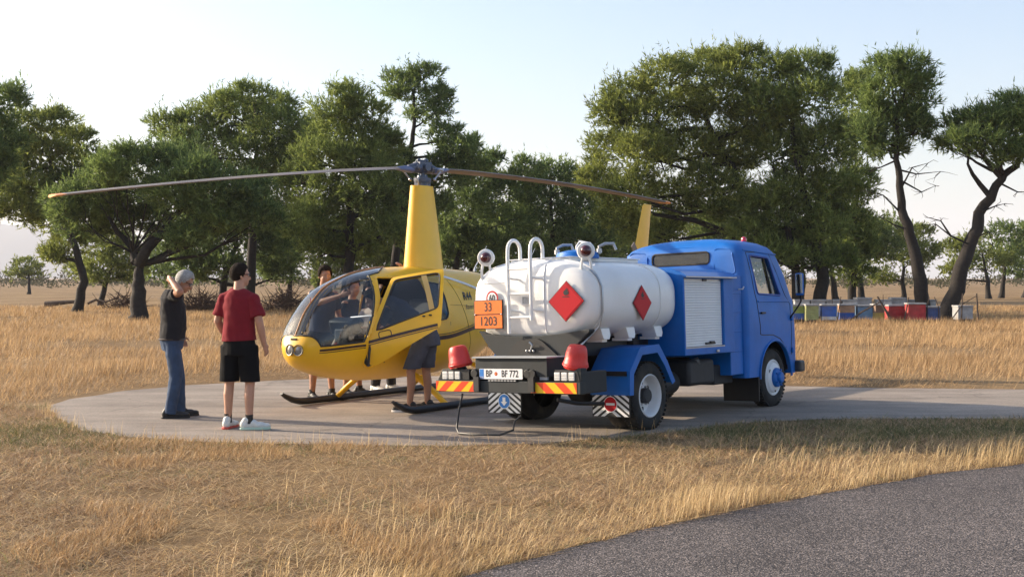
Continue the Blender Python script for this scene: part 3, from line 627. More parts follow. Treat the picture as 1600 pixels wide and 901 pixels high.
# brush piles and fallen wood
def brush(label, px, py, D, w, h, n, seed):
    r = random.Random(seed); base = at(px, py, D); base.z = 0; mb = MB()
    for i in range(n):
        a = V((r.gauss(0, .33) * w, r.uniform(-.8, .8), 0)); hh = h * max(.15, 1 - (a.x / w) ** 2 * 2.2) * r.uniform(.2, 1); a.z = hh * r.uniform(0, .8)
        d = V((r.uniform(-1, 1), r.uniform(-.6, .6), r.uniform(-.4, .7))).normalized() * r.uniform(.35, 1.1); m = a + d * .5 + V((0, 0, r.uniform(-.1, .1)))
        e = a + d; e.z = max(.02, e.z); s = r.uniform(.012, .03); mb.tube([a, m, e], [s, s * .8, s * .3], 4)
    o = build('brush_pile', mb, mat('dry_brush', (.085, .048, .032), .9, var=.6, vscale=3), None, 0); o.location = base
    return tag(o, label, 'brush pile', 'heaps of dead brush behind the pad')
brush('dark heap of dead brush between the man in red and the helicopter nose', 445, 478, 60, 1.5, 1.5, 420, 1)
brush('heap of dead brush seen between the two standing men', 318, 478, 62, 1.6, 1.3, 360, 2)
brush('heap of dead brush left of the man in black, behind the forked pine', 195, 480, 64, 1.3, 1.0, 200, 3)
def log(label, pts, r, D, name='fallen_log'):
    L = [at(x, y, D) for x, y in pts]; base = L[0].copy(); base.z = 0
    mb = MB(); mb.tube([p - base for p in L], [r * (1 - .6 * i / (len(L) - 1)) for i in range(len(L))], 7)
    o = build(name, mb, mat('grey_deadwood', (.13, .09, .065), .9, var=.4, vscale=5), None, 40); o.location = base
    return tag(o, label, 'dead wood', 'fallen wood on the left field')
log('grey fallen log lying left of the small low pine', [(71, 476), (92, 473), (128, 470)], .20, 70)
log('thin crooked fallen branch right of the small low pine', [(137, 474), (150, 468), (165, 472), (182, 465), (196, 473)], .09, 72, 'fallen_branch')

# ================================================================== HELICOPTER
HM = (-1.203, 16.5); HA = math.atan2(-.821, -.571)          # mast foot, nose heading (x fwd, y left, z up)
heli = thing('helicopter', 'yellow light helicopter parked on the concrete pad with its near door open', 'helicopter', (HM[0], HM[1], .010), HA)
A_ = [-2.05, -1.75, -1.4, -1.0, -.6, -.2, .3, .8, 1.35, 1.7, 1.9, 2.11, 2.25, 2.35, 2.40, 2.43, 2.445]
ZT = [1.63, 1.65, 1.70, 1.745, 1.77, 1.79, 1.80, 1.785, 1.715, 1.615, 1.53, 1.36, 1.21, 1.03, .94, .87, .835]
ZB = [1.22, 1.00, .76, .57, .46, .395, .36, .355, .37, .41, .445, .50, .55, .62, .68, .74, .79]
WW = [.20, .25, .34, .45, .54, .60, .635, .64, .615, .56, .505, .43, .355, .26, .19, .11, .04]
ZC = [1.42, 1.36, 1.24, 1.10, 1.02, .98, .96, .95, .93, .91, .89, .87, .86, .84, .83, .82, .815]
PU = [2.0, 1.9, 1.75, 1.75, 1.85, 2.0, 2.25, 2.4, 2.3, 2.2, 2.15, 2.1, 2.05, 2.0, 2, 2, 2]
import functools
@functools.lru_cache(None)
def hsec(a): return [interp(a, A_, q) for q in (ZT, ZB, WW, ZC, PU)]
def hpt(a, th, off=0.0):
    """surface point, th in [0, pi] from crest to keel on the left side"""
    zt, zb, W, zc, p = hsec(a); c, s = cos(th), sin(th)
    if c >= 0: z = zc + (zt - zc) * abs(c) ** (2 / p); b = W * abs(s) ** (2 / p)
    else: z = zc - (zc - zb) * abs(c) ** (2 / 2.3); b = W * abs(s) ** (2 / 2.3)
    if off:
        k = V((0, b / max(W, .05) ** 1.0, (z - zc) / max(zt - zc, .05))); 
        if k.length > 1e-6: k.normalize(); b += k.y * off; z += k.z * off
    return V((a, b, z))
def hth(a, z):
    zt, zb, W, zc, p = hsec(a)
    if z >= zc: return math.acos(min(1, max(0, ((z - zc) / (zt - zc)))) ** (p / 2))
    return math.acos(-min(1, max(0, ((zc - z) / (zc - zb)))) ** (2.3 / 2))
def hz(a, z, off=0.0, side=1):
    p = hpt(a, hth(a, z), off); p.y *= side; return p
def outline(pts, n=10, closed=True):
    """pts: (a, z) or (a, None, th): densified to (a, th)"""
    q = [(p[0], p[2] if p[1] is None else hth(p[0], p[1])) for p in pts]; out = []
    m = len(q) if closed else len(q) - 1
    for i in range(m):
        (a0, t0), (a1, t1) = q[i], q[(i + 1) % len(q)]
        z0 = pts[i][1]; z1 = pts[(i + 1) % len(q)][1]
        for k in range(n):
            s = k / n; a = a0 + (a1 - a0) * s
            out.append((a, hth(a, z0 + (z1 - z0) * s) if z0 is not None and z1 is not None else t0 + (t1 - t0) * s))
    return out
def rnd_az(pts, r): return rpoly(pts, r, 4)
WS = outline([(2.388, None, .0), (2.37, None, .60), (2.29, .845), (1.78, .885), (1.60, 1.25), (1.44, 1.585), (1.36, 1.675), (1.15, None, .30), (.83, None, 0.0)])
DOOR = outline(rnd_az([(1.725, .92), (1.735, .62), (1.60, .545), (.88, .88), (.56, 1.08), (.58, 1.655), (1.30, 1.665)], .05), 3)
RWIN = outline(rnd_az([(.235, 1.57), (.225, 1.18), (.27, 1.12), (.50, 1.10), (.52, 1.60)], .06), 3)
DWIN = outline(rnd_az([(1.55, 1.00), (.80, 1.12), (.74, 1.60), (1.24, 1.62)], .06), 3)
REG = [('ws', WS, (1, -1)), ('door', DOOR, (1, -1)), ('rwin', RWIN, (1, -1))]
SC = .62
av = sorted(set([round(-2.05 + i * .042, 4) for i in range(94)] + [1.87, 1.91, 1.95, 1.99, 2.03, 2.07, 2.11, 2.15, 2.19, 2.23, 2.27, 2.30, 2.32, 2.34, 2.36, 2.375, 2.39, 2.40, 2.41, 2.42, 2.43, 2.437, 2.442]))
NT = 46
grid = {}
for side in (1, -1):
    for i, a in enumerate(av):
        for j in range(NT + 1): grid[side, i, j] = [a, pi * j / NT]
def nearest(poly, a, t):
    best = None; P = np.array(poly); Q = np.roll(P, -1, 0); sc = np.array([1, SC]); p = np.array([a, t]) * sc; A = P * sc; B = Q * sc
    ab = B - A; k = np.clip(((p - A) * ab).sum(1) / np.maximum((ab * ab).sum(1), 1e-12), 0, 1); c = A + ab * k[:, None]; d = np.linalg.norm(c - p, axis=1); i = int(d.argmin())
    return d[i], c[i] / sc
for side in (1, -1):
    for i in range(len(av)):
        for j in range(1, NT):
            a, t = grid[side, i, j]
            if a < .1: continue
            for nm, poly, sd_ in REG:
                d, c = nearest(poly, a, t)
                if d < .021 and 0.03 < c[1]: grid[side, i, j] = [float(c[0]), float(c[1])]; break
parts = {}; vcache = {}
def region(a, t):
    for nm, poly, _ in REG:
        if inpoly(poly, np.array([a]), np.array([t]))[0]: return nm
    return 'body'
regs = {}; ks = [(i, j) for i in range(len(av) - 1) for j in range(NT)]
cen = np.array([np.mean([grid[1, i, j], grid[1, i + 1, j], grid[1, i + 1, j + 1], grid[1, i, j + 1]], 0) for i, j in ks])
for k_ in ks: regs[k_] = 'body'
for nm, poly, _ in REG[::-1]:
    for k_, hit in zip(ks, inpoly(poly, cen[:, 0], cen[:, 1])):
        if hit: regs[k_] = nm
def heli_piece(want, off=0.0, sides=(1, -1), merge=True):
    mb = MB(); idx = {}
    def vid(s, i, j):
        a, t = grid[s, i, j]; p = hpt(a, t, off); p.y *= s; k = (round(p.x, 4), round(p.y, 4), round(p.z, 4))
        if k not in idx: idx[k] = len(mb.v); mb.v.append(tuple(p))
        return idx[k]
    for s in sides:
        for (i, j), r in regs.items():
            if r in want:
                f = [vid(s, i, j), vid(s, i + 1, j), vid(s, i + 1, j + 1), vid(s, i, j + 1)]
                f = [x for n_, x in enumerate(f) if x not in f[:n_]]
                if len(f) >= 3: mb.f.append(tuple(f if s > 0 else f[::-1])); mb.m.append(0)
    return mb
body = heli_piece(('body',))
tip = [tuple(hpt(av[-1], pi * j / NT)) for j in range(NT + 1)]; body.add(tip + [(p[0], -p[1], p[2]) for p in tip[::-1]], [tuple(range(2 * NT + 2))])
hull = build('fuselage', body, YEL, heli, 50, fixn=False)
build('cabin_lining', heli_piece(('body',), -.03), INT, heli, 50, fixn=False)
for s in (1, -1):
    wsh = build('windshield', heli_piece(('ws',), 0, (s,)), GLS, heli, 60, fixn=False)
    build('rear_window', heli_piece(('rwin',), 0, (s,)), GLT, heli, 60, fixn=False)
def ribbon(poly, side, m, name, r=.012, off=.002, parent=None, closed=True):
    mb = MB(); pts = []
    for a, t in poly: p = hpt(a, t, off); p.y *= side; pts.append(p)
    if closed: pts.append(pts[0])
    mb.tube(pts, r, 6, cap=not closed); return build(name, mb, m, parent or heli, 60)
for s in (1, -1):
    ribbon([q for q in WS if q[1] > .02], s, mat('seal_black', (.02, .018, .016), .5), 'window_seal', .011, closed=False)
    ribbon(DOOR, s, YEL, 'door_frame', .016, -.006)
    ribbon(RWIN, s, mat('seal_black', (.02, .018, .016), .5), 'window_seal', .009)
bow = [tuple(hpt(2.39 - i * (2.39 - .80) / 40, 0, .004)) for i in range(41)]
mb = MB(); mb.tube(bow, .011, 6); build('windshield_bow', mb, mat('bow_trim', (.42, .17, .04), .4), heli, 60)
mb = MB(); mb.cyl(V(hpt(2.13, 0, .0)), V(hpt(2.13, 0, .07)), .004, n=6); build('slip_string', mb, SGR, heli)
# stripes
def stripe(z0, th_, a0, a1, name, m, sd_=1, off=.004):
    mb = MB(); up, dn = [], []
    for i in range(50):
        a = a0 + (a1 - a0) * i / 49; zz = interp(a, [-1.5, -.4, .3, 1.74, 2.32], [1.145, .985, .885, .842, .795]) + z0
        p = hz(a, zz + th_ / 2, off); q = hz(a, zz - th_ / 2, off); p.y *= sd_; q.y *= sd_; up.append(p); dn.append(q)
    mb.rings([up, dn], False, False); return build(name, mb, m, heli, 0)
for s in (1, -1):
    stripe(.0, .026, 1.75, 2.30, 'stripe', BRONZE, s); stripe(-.03, .009, 1.75, 2.30, 'stripe', BRONZE, s)
    stripe(0, .052, -1.5, .55, 'stripe', BRONZE, s); stripe(.045, .010, -1.5, .55, 'stripe', BRONZE, s)
# panel seams on the near flank
mb = MB()
for za, zb_ in ((1.62, .50), (1.30, .62)):
    aa = -.02 if za > 1.5 else -.95
    mb.tube([hz(aa - .02 * k, za + (zb_ - za) * k / 20, .0015) for k in range(21)], .003, 4)
mb.tube([hz(.15 - k * .08, 1.30 - .004 * k, .0015) for k in range(16)], .003, 4)
build('panel_seam', mb, mat('seam_dark', (.20, .11, .01), .6), heli, 0)
mb = MB(); mb.tube([hz(.30 - .09 * k, 1.705 - .012 * k * (1 + k * .05), .004) for k in range(15)], .022, 6); build('shoulder_highlight', mb, WHT, heli, 60)  # highlight along the roof shoulder, painted in as a raised white strip
# lettering on the flank
def flank(a0, z0, tilt=0.0):
    return lambda x, y: hz(a0 - x * cos(tilt) + y * sin(tilt) * .0, z0 + y + x * sin(tilt), .006)
text('model_lettering', 'R44', .105, INK, heli, flank(-.33, 1.40), shear=.25, bold=.004)
text('name_lettering', 'Raven I', .062, INK, heli, flank(-.33, 1.26), shear=.35, sx=.9)
text('door_lettering', '1', .05, BRONZE, heli, flank(.20, 1.055))
# nose lamps and slot
for s in (1, -1):
    mb = MB(); lb_ = .03 + .064 * s; c = V((max(a for a in np.linspace(2.2, 2.445, 60) if hz(a, .80).y >= abs(lb_)) - .004, lb_, .80)); mb.lathe([(.0, -.05), (.03, -.045), (.055, -.01), (.058, .012), (.066, .014), (.066, -.03)], c, (1, .16 * s, .05), 20)
    l = build('landing_light', mb, mat('lamp_bezel', (.25, .24, .22), .45, metal=.7), heli); mb = MB(); mb.lathe([(.0, .012), (.035, .010), (.053, .0)], c, (1, .16 * s, .05), 20); build('lens', mb, mat('lamp_glass_grey', (.20, .20, .20), .12, coat=.5), l)
mb = MB(); mb.prism(rrect(-.05, -.012, .05, .012, .01), lambda x, y: (2.385, x, .925 + y), (.03, 0, 0)); build('air_slot', mb, INK, heli)
# interior
mb = MB(); mb.box((.95, 0, .58), (1.5, .80, .05)); build('cabin_floor', mb, INT, heli)
sec_ = [hpt(.04, pi * k / 20, -.035) for k in range(21)]; sec_ = [(p.y, p.z) for p in sec_] + [(-p.y, p.z) for p in sec_[-2:0:-1]]
mb = MB(); mb.prism(sec_, lambda x, y: (.04, x, y), (-.03, 0, 0)); build('bulkhead', mb, INT, heli)
for y in (.29, -.29):
    for x in (.50, -.32 + .45):
        if x < .3: continue
        mb = MB(); mb.box((x + .12, y, .74), (.50, .46, .30)); mb.box((x - .13, y, 1.10), (.10, .44, .55), Matrix.Rotation(R(-10), 3, 'Y')); build('seat', mb, SEAT, heli, bevel=.04)
mb = MB(); mb.box((1.45, 0, .78), (.30, .24, .5)); mb.box((1.52, 0, 1.05), (.16, .40, .20), Matrix.Rotation(R(18), 3, 'Y')); build('instrument_console', mb, INT, heli, bevel=.03)
mb = MB()
for k in (-.16, 0, .16): mb.lathe([(.0, 0), (.055, 0), (.06, .008)], (1.425, k, 1.10), (-1, 0, .3), 14)
build('dial', mb, mat('dial_face', (.05, .05, .05), .3), heli)
mb = MB(); mb.tube([(1.0, .0, .62), (1.08, 0, .95), (1.05, 0, 1.16)], .014, 6); mb.tube([(1.04, -.34, 1.14), (1.05, 0, 1.17), (1.04, .34, 1.14)], .013, 6); build('cyclic_stick', mb, STL, heli)
# near door, swung open about its raked front edge
Hh0, Hh1 = V((1.735, .565, .62)), V((1.375, .475, 1.69)); DM = Matrix.Translation(Hh0) @ Matrix.Rotation(-R(47), 4, (Hh1 - Hh0).normalized()) @ Matrix.Translation(-Hh0)
def dsurf(a, z, off=0.0): return DM @ hz(min(a, 1.76), z, off)
DO = rpoly([(1.715, .90), (1.73, .63), (1.66, .585), (.80, .905), (.60, 1.655), (1.25, 1.66)], .04, 4)
DI = rpoly([(1.585, .985), (.79, 1.145), (.665, 1.60), (1.225, 1.61)], .05, 4)
def ring_pts(P, n):
    """resample closed polygon to n points by angle about its centre"""
    c = np.mean(np.array(DI), 0); out = []
    for k in range(n):
        t = 2 * pi * k / n; d = np.array([cos(t), sin(t)]); best = 0
        for i in range(len(P)):
            p = np.array(P[i]); q = np.array(P[(i + 1) % len(P)]); e = q - p; M2 = np.array([d, -e]).T
            if abs(np.linalg.det(M2)) < 1e-9: continue
            s_, u_ = np.linalg.solve(M2, p - c)
            if s_ > 0 and -1e-6 <= u_ <= 1 + 1e-6: best = max(best, s_)
        out.append(tuple(c + d * best))
    return out
nD = 96; Po, Pi_ = ring_pts(DO, nD), ring_pts(DI, nD); mb = MB(); lay = []
for s in range(7):
    f = s / 6; lay.append([dsurf(Po[k][0] * (1 - f) + Pi_[k][0] * f, Po[k][1] * (1 - f) + Pi_[k][1] * f, .004) for k in range(nD)])
for s in range(6, -1, -1):
    f = s / 6; lay.append([dsurf(Po[k][0] * (1 - f) + Pi_[k][0] * f, Po[k][1] * (1 - f) + Pi_[k][1] * f, -.026) for k in range(nD)])
lay.append(lay[0]); mb.rings(lay, False)
door = build('door', mb, YEL, heli, 40); door['label'] = 'open near front door'
mb = MB(); c0 = tuple(np.mean(np.array(DI), 0)); lays = []
for s in range(6):
    f = s / 5.0; lays.append([dsurf(c0[0] + (Pi_[k][0] - c0[0]) * max(f, .02), c0[1] + (Pi_[k][1] - c0[1]) * max(f, .02), -.008) for k in range(nD)])
mb.rings(lays, False); build('window', mb, GLT, door, 60)
mb = MB(); mb.tube([dsurf(x, y, .004) for x, y in Pi_] + [dsurf(*Pi_[0], .004)], .010, 6); build('window_seal', mb, mat('seal_black', (.02, .018, .016), .5), door)
mb = MB(); mb.rings([[dsurf(.835 - .0 * k, 1.125 + .48 * k / 10, .008) for k in range(11)], [dsurf(.90, 1.115 + .49 * k / 10, .008) for k in range(11)]], False, False); build('window_divider', mb, mat('divider_tan', (.55, .36, .12), .4), door, 0)
for z0, tk in ((0, .034), (-.034, .010)):
    mb = MB(); U, Dn = [], []
    for i in range(24):
        a = 1.715 + (.83 - 1.715) * i / 23; zz = .842 + (1.725 - a) * .075 + z0 + .0; U.append(dsurf(a, zz + tk / 2 + .03, .008)); Dn.append(dsurf(a, zz - tk / 2 + .03, .008))
    mb.rings([U, Dn], False, False); build('stripe', mb, BRONZE, door, 0)
mb = MB(); P3 = rpoly([(1.60, .945), (1.52, .945), (1.44, 1.005), (1.38, .965), (1.36, .905), (1.60, .895)], .02); P3 = rrect(1.40, .90, 1.55, .985, .03)
mb.tube([dsurf(x, y - .01, .006) for x, y in P3] + [dsurf(P3[0][0], P3[0][1] - .01, .006)], .006, 5); build('pocket_trim', mb, BRONZE, door)
for x in (.98, .90):
    mb = MB(); mb.box(dsurf(x, 1.065, .02), (.03, .03, .018)); build('latch', mb, BLK, door, bevel=.004)
mb = MB(); mb.tube([Hh0 + V((.0, .005, -.03)), Hh0 + V((-.03, -.01, .10)), Hh0 + V((-.09, -.03, .30))], .018, 6); build('door_edge_seal', mb, BLK, heli)

# mast fairing, mast, rotor
mb = MB(); rgs = []
for k in range(13):
    t = k / 12; z = 1.72 + (2.88 - 1.72) * t; la = .20 + .17 * (1 - t); lb = .105 + .065 * (1 - t)
    ring = []
    for j in range(40):
        th = 2 * pi * j / 40; x = la * cos(th); y = lb * sin(th) * (1.0 + .18 * cos(th)) 
        if abs(sin(th)) > 0: y = lb * (abs(sin(th)) ** .85) * (1 if sin(th) > 0 else -1) * (1 + .2 * cos(th))
        ring.append(V((x - .05 * (1 - t), y, z)))
    rgs.append(ring)
mb.rings(rgs); build('mast_fairing', mb, YEL, heli, 30)
mb = MB(); mb.cyl((0, 0, 2.6), (0, 0, 3.12), .032); mb.lathe([(.0, 2.93), (.115, 2.93), (.12, 2.955), (.12, 2.985), (.075, 2.99), (.07, 3.02), (0, 3.02)], n=22)
mb.box((0, 0, 2.905), (.20, .12, .05)); mb.cyl((0, 0, 2.86), (0, 0, 2.94), .075)
build('swashplate', mb, HUBM, heli)
# blade direction in local coordinates
bd = V((.742, .670, 0)); bl = Matrix.Rotation(-HA, 3, 'Z') @ bd; bl.normalize(); bn = V((-bl.y, bl.x, 0)); Z = V((0, 0, 1))
mb = MB()
hc = V((0, 0, 3.095))
mb.tube([hc - bl * .24 + Z * .012, hc - bl * .1 + Z * .03, hc + bl * .1 + Z * .03, hc + bl * .24 + Z * .0], [.045, .075, .075, .045], 10)
mb.box(hc + Z * .055, (.20, .16, .10), Matrix.Rotation(math.atan2(bl.y, bl.x), 3, 'Z')); mb.cyl(hc + bn * .13 + Z * .03, hc - bn * .13 + Z * .03, .05)
mb.cyl(hc + Z * .08, hc + Z * .135, .045); mb.sphere(hc + Z * .125 + bl * .06, .035); mb.sphere(hc + Z * .125 - bl * .06, .03)
for s in (1, -1):
    mb.cyl(hc + bl * .11 * s + bn * .085 + Z * .02, hc + bl * .11 * s - bn * .085 + Z * .02, .048)
    mb.sphere(hc + bl * .11 * s + bn * .09 + Z * .02, .04, 8, 6); mb.sphere(hc + bl * .11 * s - bn * .09 + Z * .02, .04, 8, 6)
hub = build('rotor_hub', mb, HUBM, heli, 40, .004)
for s in (1, -1):
    mb = MB(); ph = hc + bl * .20 * s - bn * .17 * s
    mb.tube([hc + bl * .22 * s - bn * .05 * s, ph + Z * .0], .022, 8); mb.tube([ph, V((ph.x * .62, ph.y * .62, 2.97))], .012, 8); mb.sphere(ph, .026, 8, 6); mb.sphere((ph.x * .62, ph.y * .62, 2.97), .024, 8, 6)
    build('pitch_link', mb, STL, hub)
for pts in ([(.10, .02, 2.88), (.13, .03, 2.96), (.08, .02, 3.03)], [(-.10, -.03, 2.88), (-.14, -.02, 2.95), (-.07, .0, 3.04)]):
    mb = MB(); mb.tube(pts, .011, 6); build('scissor_link', mb, STL, hub)
def blade(s):
    def zc(r): return 3.125 - .0105 * r ** 2 if s > 0 else 3.12 - .07 * max(0, r - .1) - .021 * max(0, r - .3) ** 1.6
    prof = [(-.055, 0), (-.03, .014), (.02, .017), (.09, .009), (.18, .001), (.18, -.001), (.09, -.006), (.02, -.013), (-.03, -.012)]
    rs = [.42, .5, .62] + [.62 + (4.918 - .62) * k / 24 for k in range(1, 25)]
    def ring(r):
        kk = min(1, .45 + (r - .42) * 2.6); tw = R(9 - 1.9 * r) ; o = bl * r * s + V((0, 0, zc(r)))
        return [o + (bn * s * -1) * (x * kk * cos(tw) * -1 + 0) + Z * (y * 1.15 + -x * kk * sin(tw)) for x, y in prof]
    mb = MB(); mb.rings([ring(r) for r in rs]); b = build('rotor_blade', mb, BLADE, heli, 40)
    mb = MB(); mb.rings([ring(r) for r in (4.92, 4.97, 5.01, 5.03)]); build('blade_tip', mb, BTIP, b, 40)
    mb = MB(); mb.tube([hc + bl * .17 * s, hc + bl * .30 * s, V((0, 0, zc(.44))) + bl * .44 * s], [.055, .062, .03], 10, ry=[.05, .045, .02], xax=bn); build('blade_grip', mb, mat('grip_blue', (.16, .18, .28), .4, metal=.4), b, 60)
blade(1); blade(-1)
# tail boom, fins, tail rotor
mb = MB(); mb.tube([(-1.75, 0, 1.44), (-2.0, 0, 1.45), (-3.6, 0, 1.52), (-5.95, 0, 1.62)], [.205, .195, .145, .085], 20); build('tail_boom', mb, YEL, heli, 50)
def fin(name, rows, m, tk=.035, ax='y'):
    mb = MB(); rg = []
    for (x0, x1, h) in rows:
        c = x1 - x0; q = []
        for u, v_ in ((0, 0), (.15, .6), (.4, 1), (.75, .6), (1, .05), (.75, -.6), (.4, -1), (.15, -.6)):
            q.append(V((x1 - u * c, v_ * tk, h)) if ax == 'y' else V((x1 - u * c, h, 1.60 + v_ * tk)))
        rg.append(q)
    mb.rings(rg); return build(name, mb, m, heli, 50)
fin('tail_fin', [(-6.18, -5.60, 1.62), (-6.28, -5.78, 2.05), (-6.42, -6.10, 2.90), (-6.43, -6.14, 2.94)], YEL)
fin('lower_fin', [(-6.10, -5.70, 1.58), (-6.18, -5.88, 1.10), (-6.2, -5.95, .98)], YEL)
fin('stabilizer', [(-5.75, -5.35, -.55), (-5.75, -5.35, .55)], YEL, .025, 'z')
mb = MB(); tc = V((-5.90, .20, 1.62)); mb.cyl((-5.9, .02, 1.62), tc + V((0, .05, 0)), .05)
for s in (1, -1): mb.box(tc + V((.25 * s, 0, .30 * s)), (.12, .018, .78), Matrix.Rotation(R(40), 3, 'Y'))
build('tail_rotor', mb, BLADE, heli)
# skids
for s in (1, -1):
    y = .93 * s
    mb = MB(); mb.tube([(-1.55, y, .075), (-1.5, y, .05), (1.22, y, .05), (1.36, y, .056), (1.50, y, .085), (1.63, y, .14), (1.70, y, .18)], [.035, .046, .046, .046, .044, .040, .03], 10, ry=[.035, .046, .046, .046, .04, .03, .018], xax=(0, 1, 0)); sk_ = build('skid', mb, BLK, heli, 60)
    for x in (.67, -.82):
        mb = MB(); mb.tube([(x + .02, .25 * s, .46), (x + .01, .45 * s, .40), (x, .72 * s, .22), (x, y, .06)], [.055, .055, .05, .045], 10, ry=[.035] * 4, xax=(1, 0, 0)); build('cross_tube', mb, YEL, heli, 60)
# antennas and exhaust
mb = MB(); mb.tube([(-1.0, .12, 1.74), (-1.02, .12, 1.80), (-1.30, .12, 2.10)], [.02, .008, .003], 6); build('antenna', mb, WHTC, heli)
mb = MB(); mb.tube([(-2.35, .0, 1.62), (-2.37, 0, 1.68), (-2.72, 0, 2.10)], [.02, .008, .003], 6); build('antenna', mb, WHTC, heli)
mb = MB(); mb.tube([(-1.25, .2, .72), (-1.4, .22, .62), (-1.55, .23, .58)], .045, 10); build('exhaust_pipe', mb, STL, heli)

# ================================================================== FUEL TRUCK   local: x right, y forward, z up, origin under the rear axle
truck = thing('fuel_truck', 'small blue cab fuel tank truck with a white tank, seen from behind', 'truck', (.797, 13.905, .010))
AL, ROLL, PIT = .652, -.039, -.010
truck.rotation_euler = (Matrix.Rotation(-AL, 3, 'Z') @ Matrix.Rotation(ROLL, 3, 'Y') @ Matrix.Rotation(PIT, 3, 'X')).to_euler()
def TP(name, mb, m, parent=None, smooth=35, bevel=0): return build(name, mb, m, parent or truck, smooth, bevel)
# chassis
mb = MB()
for x in (-.36, .36): mb.box((x, 1.05, .53), (.07, 5.0, .15))
for y in (-1.2, -.4, .6, 1.5, 2.5): mb.box((0, y, .53), (.72, .08, .12))
mb.box((0, 2.4, .52), (.60, 1.0, .30)); mb.cyl((0, .1, .40), (0, 1.9, .46), .05); mb.cyl((-.80, 0, .385), (.80, 0, .385), .06); mb.sphere((0, 0, .385), (.17, .16, .17)); mb.cyl((-.75, 3.1, .36), (.75, 3.1, .36), .05)
TP('chassis', mb, DRK)
mb = MB(); mb.box((.60, 1.35, .52), (.42, .62, .30)); TP('side_fuel_tank', mb, DRK, bevel=.04)
mb = MB(); mb.cyl((.58, .55, .42), (.58, 1.0, .42), .13, n=18); TP('air_tank', mb, DRK, bevel=.01)
mb = MB(); mb.box((.52, 2.05, .46), (.40, .50, .24)); TP('battery_box', mb, DRK, bevel=.02)
mb = MB(); mb.tube([(.5, 1.1, .58), (.72, 1.25, .63), (.80, 1.30, .66)], .045, 10); TP('filler_pipe', mb, STL)
mb = MB()
for x in (.45, -.45): mb.box((x, .02, .58), (.07, 1.0, .06))
TP('leaf_spring', mb, DRK)
mb = MB(); mb.tube([(.30, -.9, .34), (.42, -.7, .29), (.60, -.55, .28), (.75, -.3, .28)], .022, 8); TP('hose_pipe', mb, HOSE)
# wheels
def wheel(c, out, front=False, dual=False):
    """c: outer sidewall centre, out: +1 right / -1 left"""
    rt = .37; ax = (out, 0, 0); c = V((c[0], c[1], rt - (-ROLL) * c[0] - PIT * -1 * -c[1] * 0 + (-PIT) * c[1]))
    w = bpy.data.objects.new('wheel', None); C.objects.link(w); w.parent = truck; w.location = c; w.empty_display_size = .1
    mb = MB(); wd = .185
    for k in range(2 if dual else 1):
        o = -wd / 2 - k * .215
        prof = [(.225, o + wd / 2 - .012), (.25, o + wd / 2 + .004), (.30, o + wd / 2 + .008), (.335, o + wd / 2 - .004), (.358, o + wd / 2 - .022), (.367, o + wd / 2 - .045), (.370, o), (.367, o - wd / 2 + .045), (.358, o - wd / 2 + .022), (.335, o - wd / 2), (.25, o - wd / 2), (.225, o - wd / 2 + .012)]
        mb.lathe(prof, (0, 0, 0), ax, 48)
    ty = build('tyre', mb, RUB, w, 40)
    mb = MB()
    for k in range(44):
        a = 2 * pi * k / 44
        for q in (-.055, .055):
            mb.box(V((out * (-wd / 2 + q), cos(a + q * 1.3) * .371, sin(a + q * 1.3) * .371)), (.062, .030, .012), Matrix.Rotation(a + q * 1.3 - pi / 2, 3, 'X'))
    build('tread', mb, RUB, ty, 0)
    mb = MB()
    if front:
        mb.lathe([(.226, -.03), (.232, -.004), (.222, .002), (.212, -.012), (.200, -.02), (.185, .012), (.15, .030), (.115, .034), (.09, .034)], (0, 0, 0), ax, 36)
        rim = build('rim', mb, RIM, w, 30)
        mb = MB(); mb.lathe([(.125, .030), (.122, .062), (.11, .075), (.075, .085), (.07, .115), (.055, .125), (0, .128)], (0, 0, 0), ax, 28); build('hub', mb, BLU, w, 30)
        for k in range(5):
            a = 2 * pi * k / 5; mb = MB(); mb.cyl(V((out * .07, cos(a) * .098, sin(a) * .098)), V((out * .10, cos(a) * .098, sin(a) * .098)), .013, n=6); build('wheel_nut', mb, BLU, rim)
        for k in range(3):
            a = 2 * pi * k / 3 + .5; mb = MB(); mb.lathe([(0, .0225), (.026, .0225)], (0, cos(a) * .163, sin(a) * .163), ax, 10); mb.X = Matrix(); build('rim_hole', mb, BLK, rim, 0)
    else:
        mb.lathe([(.228, -.03), (.236, -.004), (.226, .004), (.214, -.012), (.206, -.04), (.203, -.10), (.19, -.125), (.17, -.13), (.105, -.105), (.085, -.10)], (0, 0, 0), ax, 40)
        rim = build('rim', mb, RIM, w, 30)
        mb = MB(); mb.lathe([(.085, -.10), (.082, -.04), (.07, -.025), (.03, -.022), (0, -.02)], (0, 0, 0), ax, 24); build('hub', mb, DRK, w, 30)
        for k in range(6):
            a = 2 * pi * k / 6; q = V((0, cos(a), sin(a)))
            mb = MB(); mb.cyl(q * .105 + V((-out * .105, 0, 0)), q * .105 + V((-out * .075, 0, 0)), .014, n=6); build('wheel_nut', mb, STL, rim)
            q = V((0, cos(a + .52), sin(a + .52))); mb = MB(); mb.lathe([(0, -.108), (.034, -.112)], q * .142, ax, 14); build('rim_hole', mb, BLK, rim, 0)
    return w
wheel((.905, 0, 0), 1, dual=True); wheel((-.905, 0, 0), -1, dual=True); wheel((.885, 3.10, 0), 1, front=True); wheel((-.885, 3.10, 0), -1, front=True)
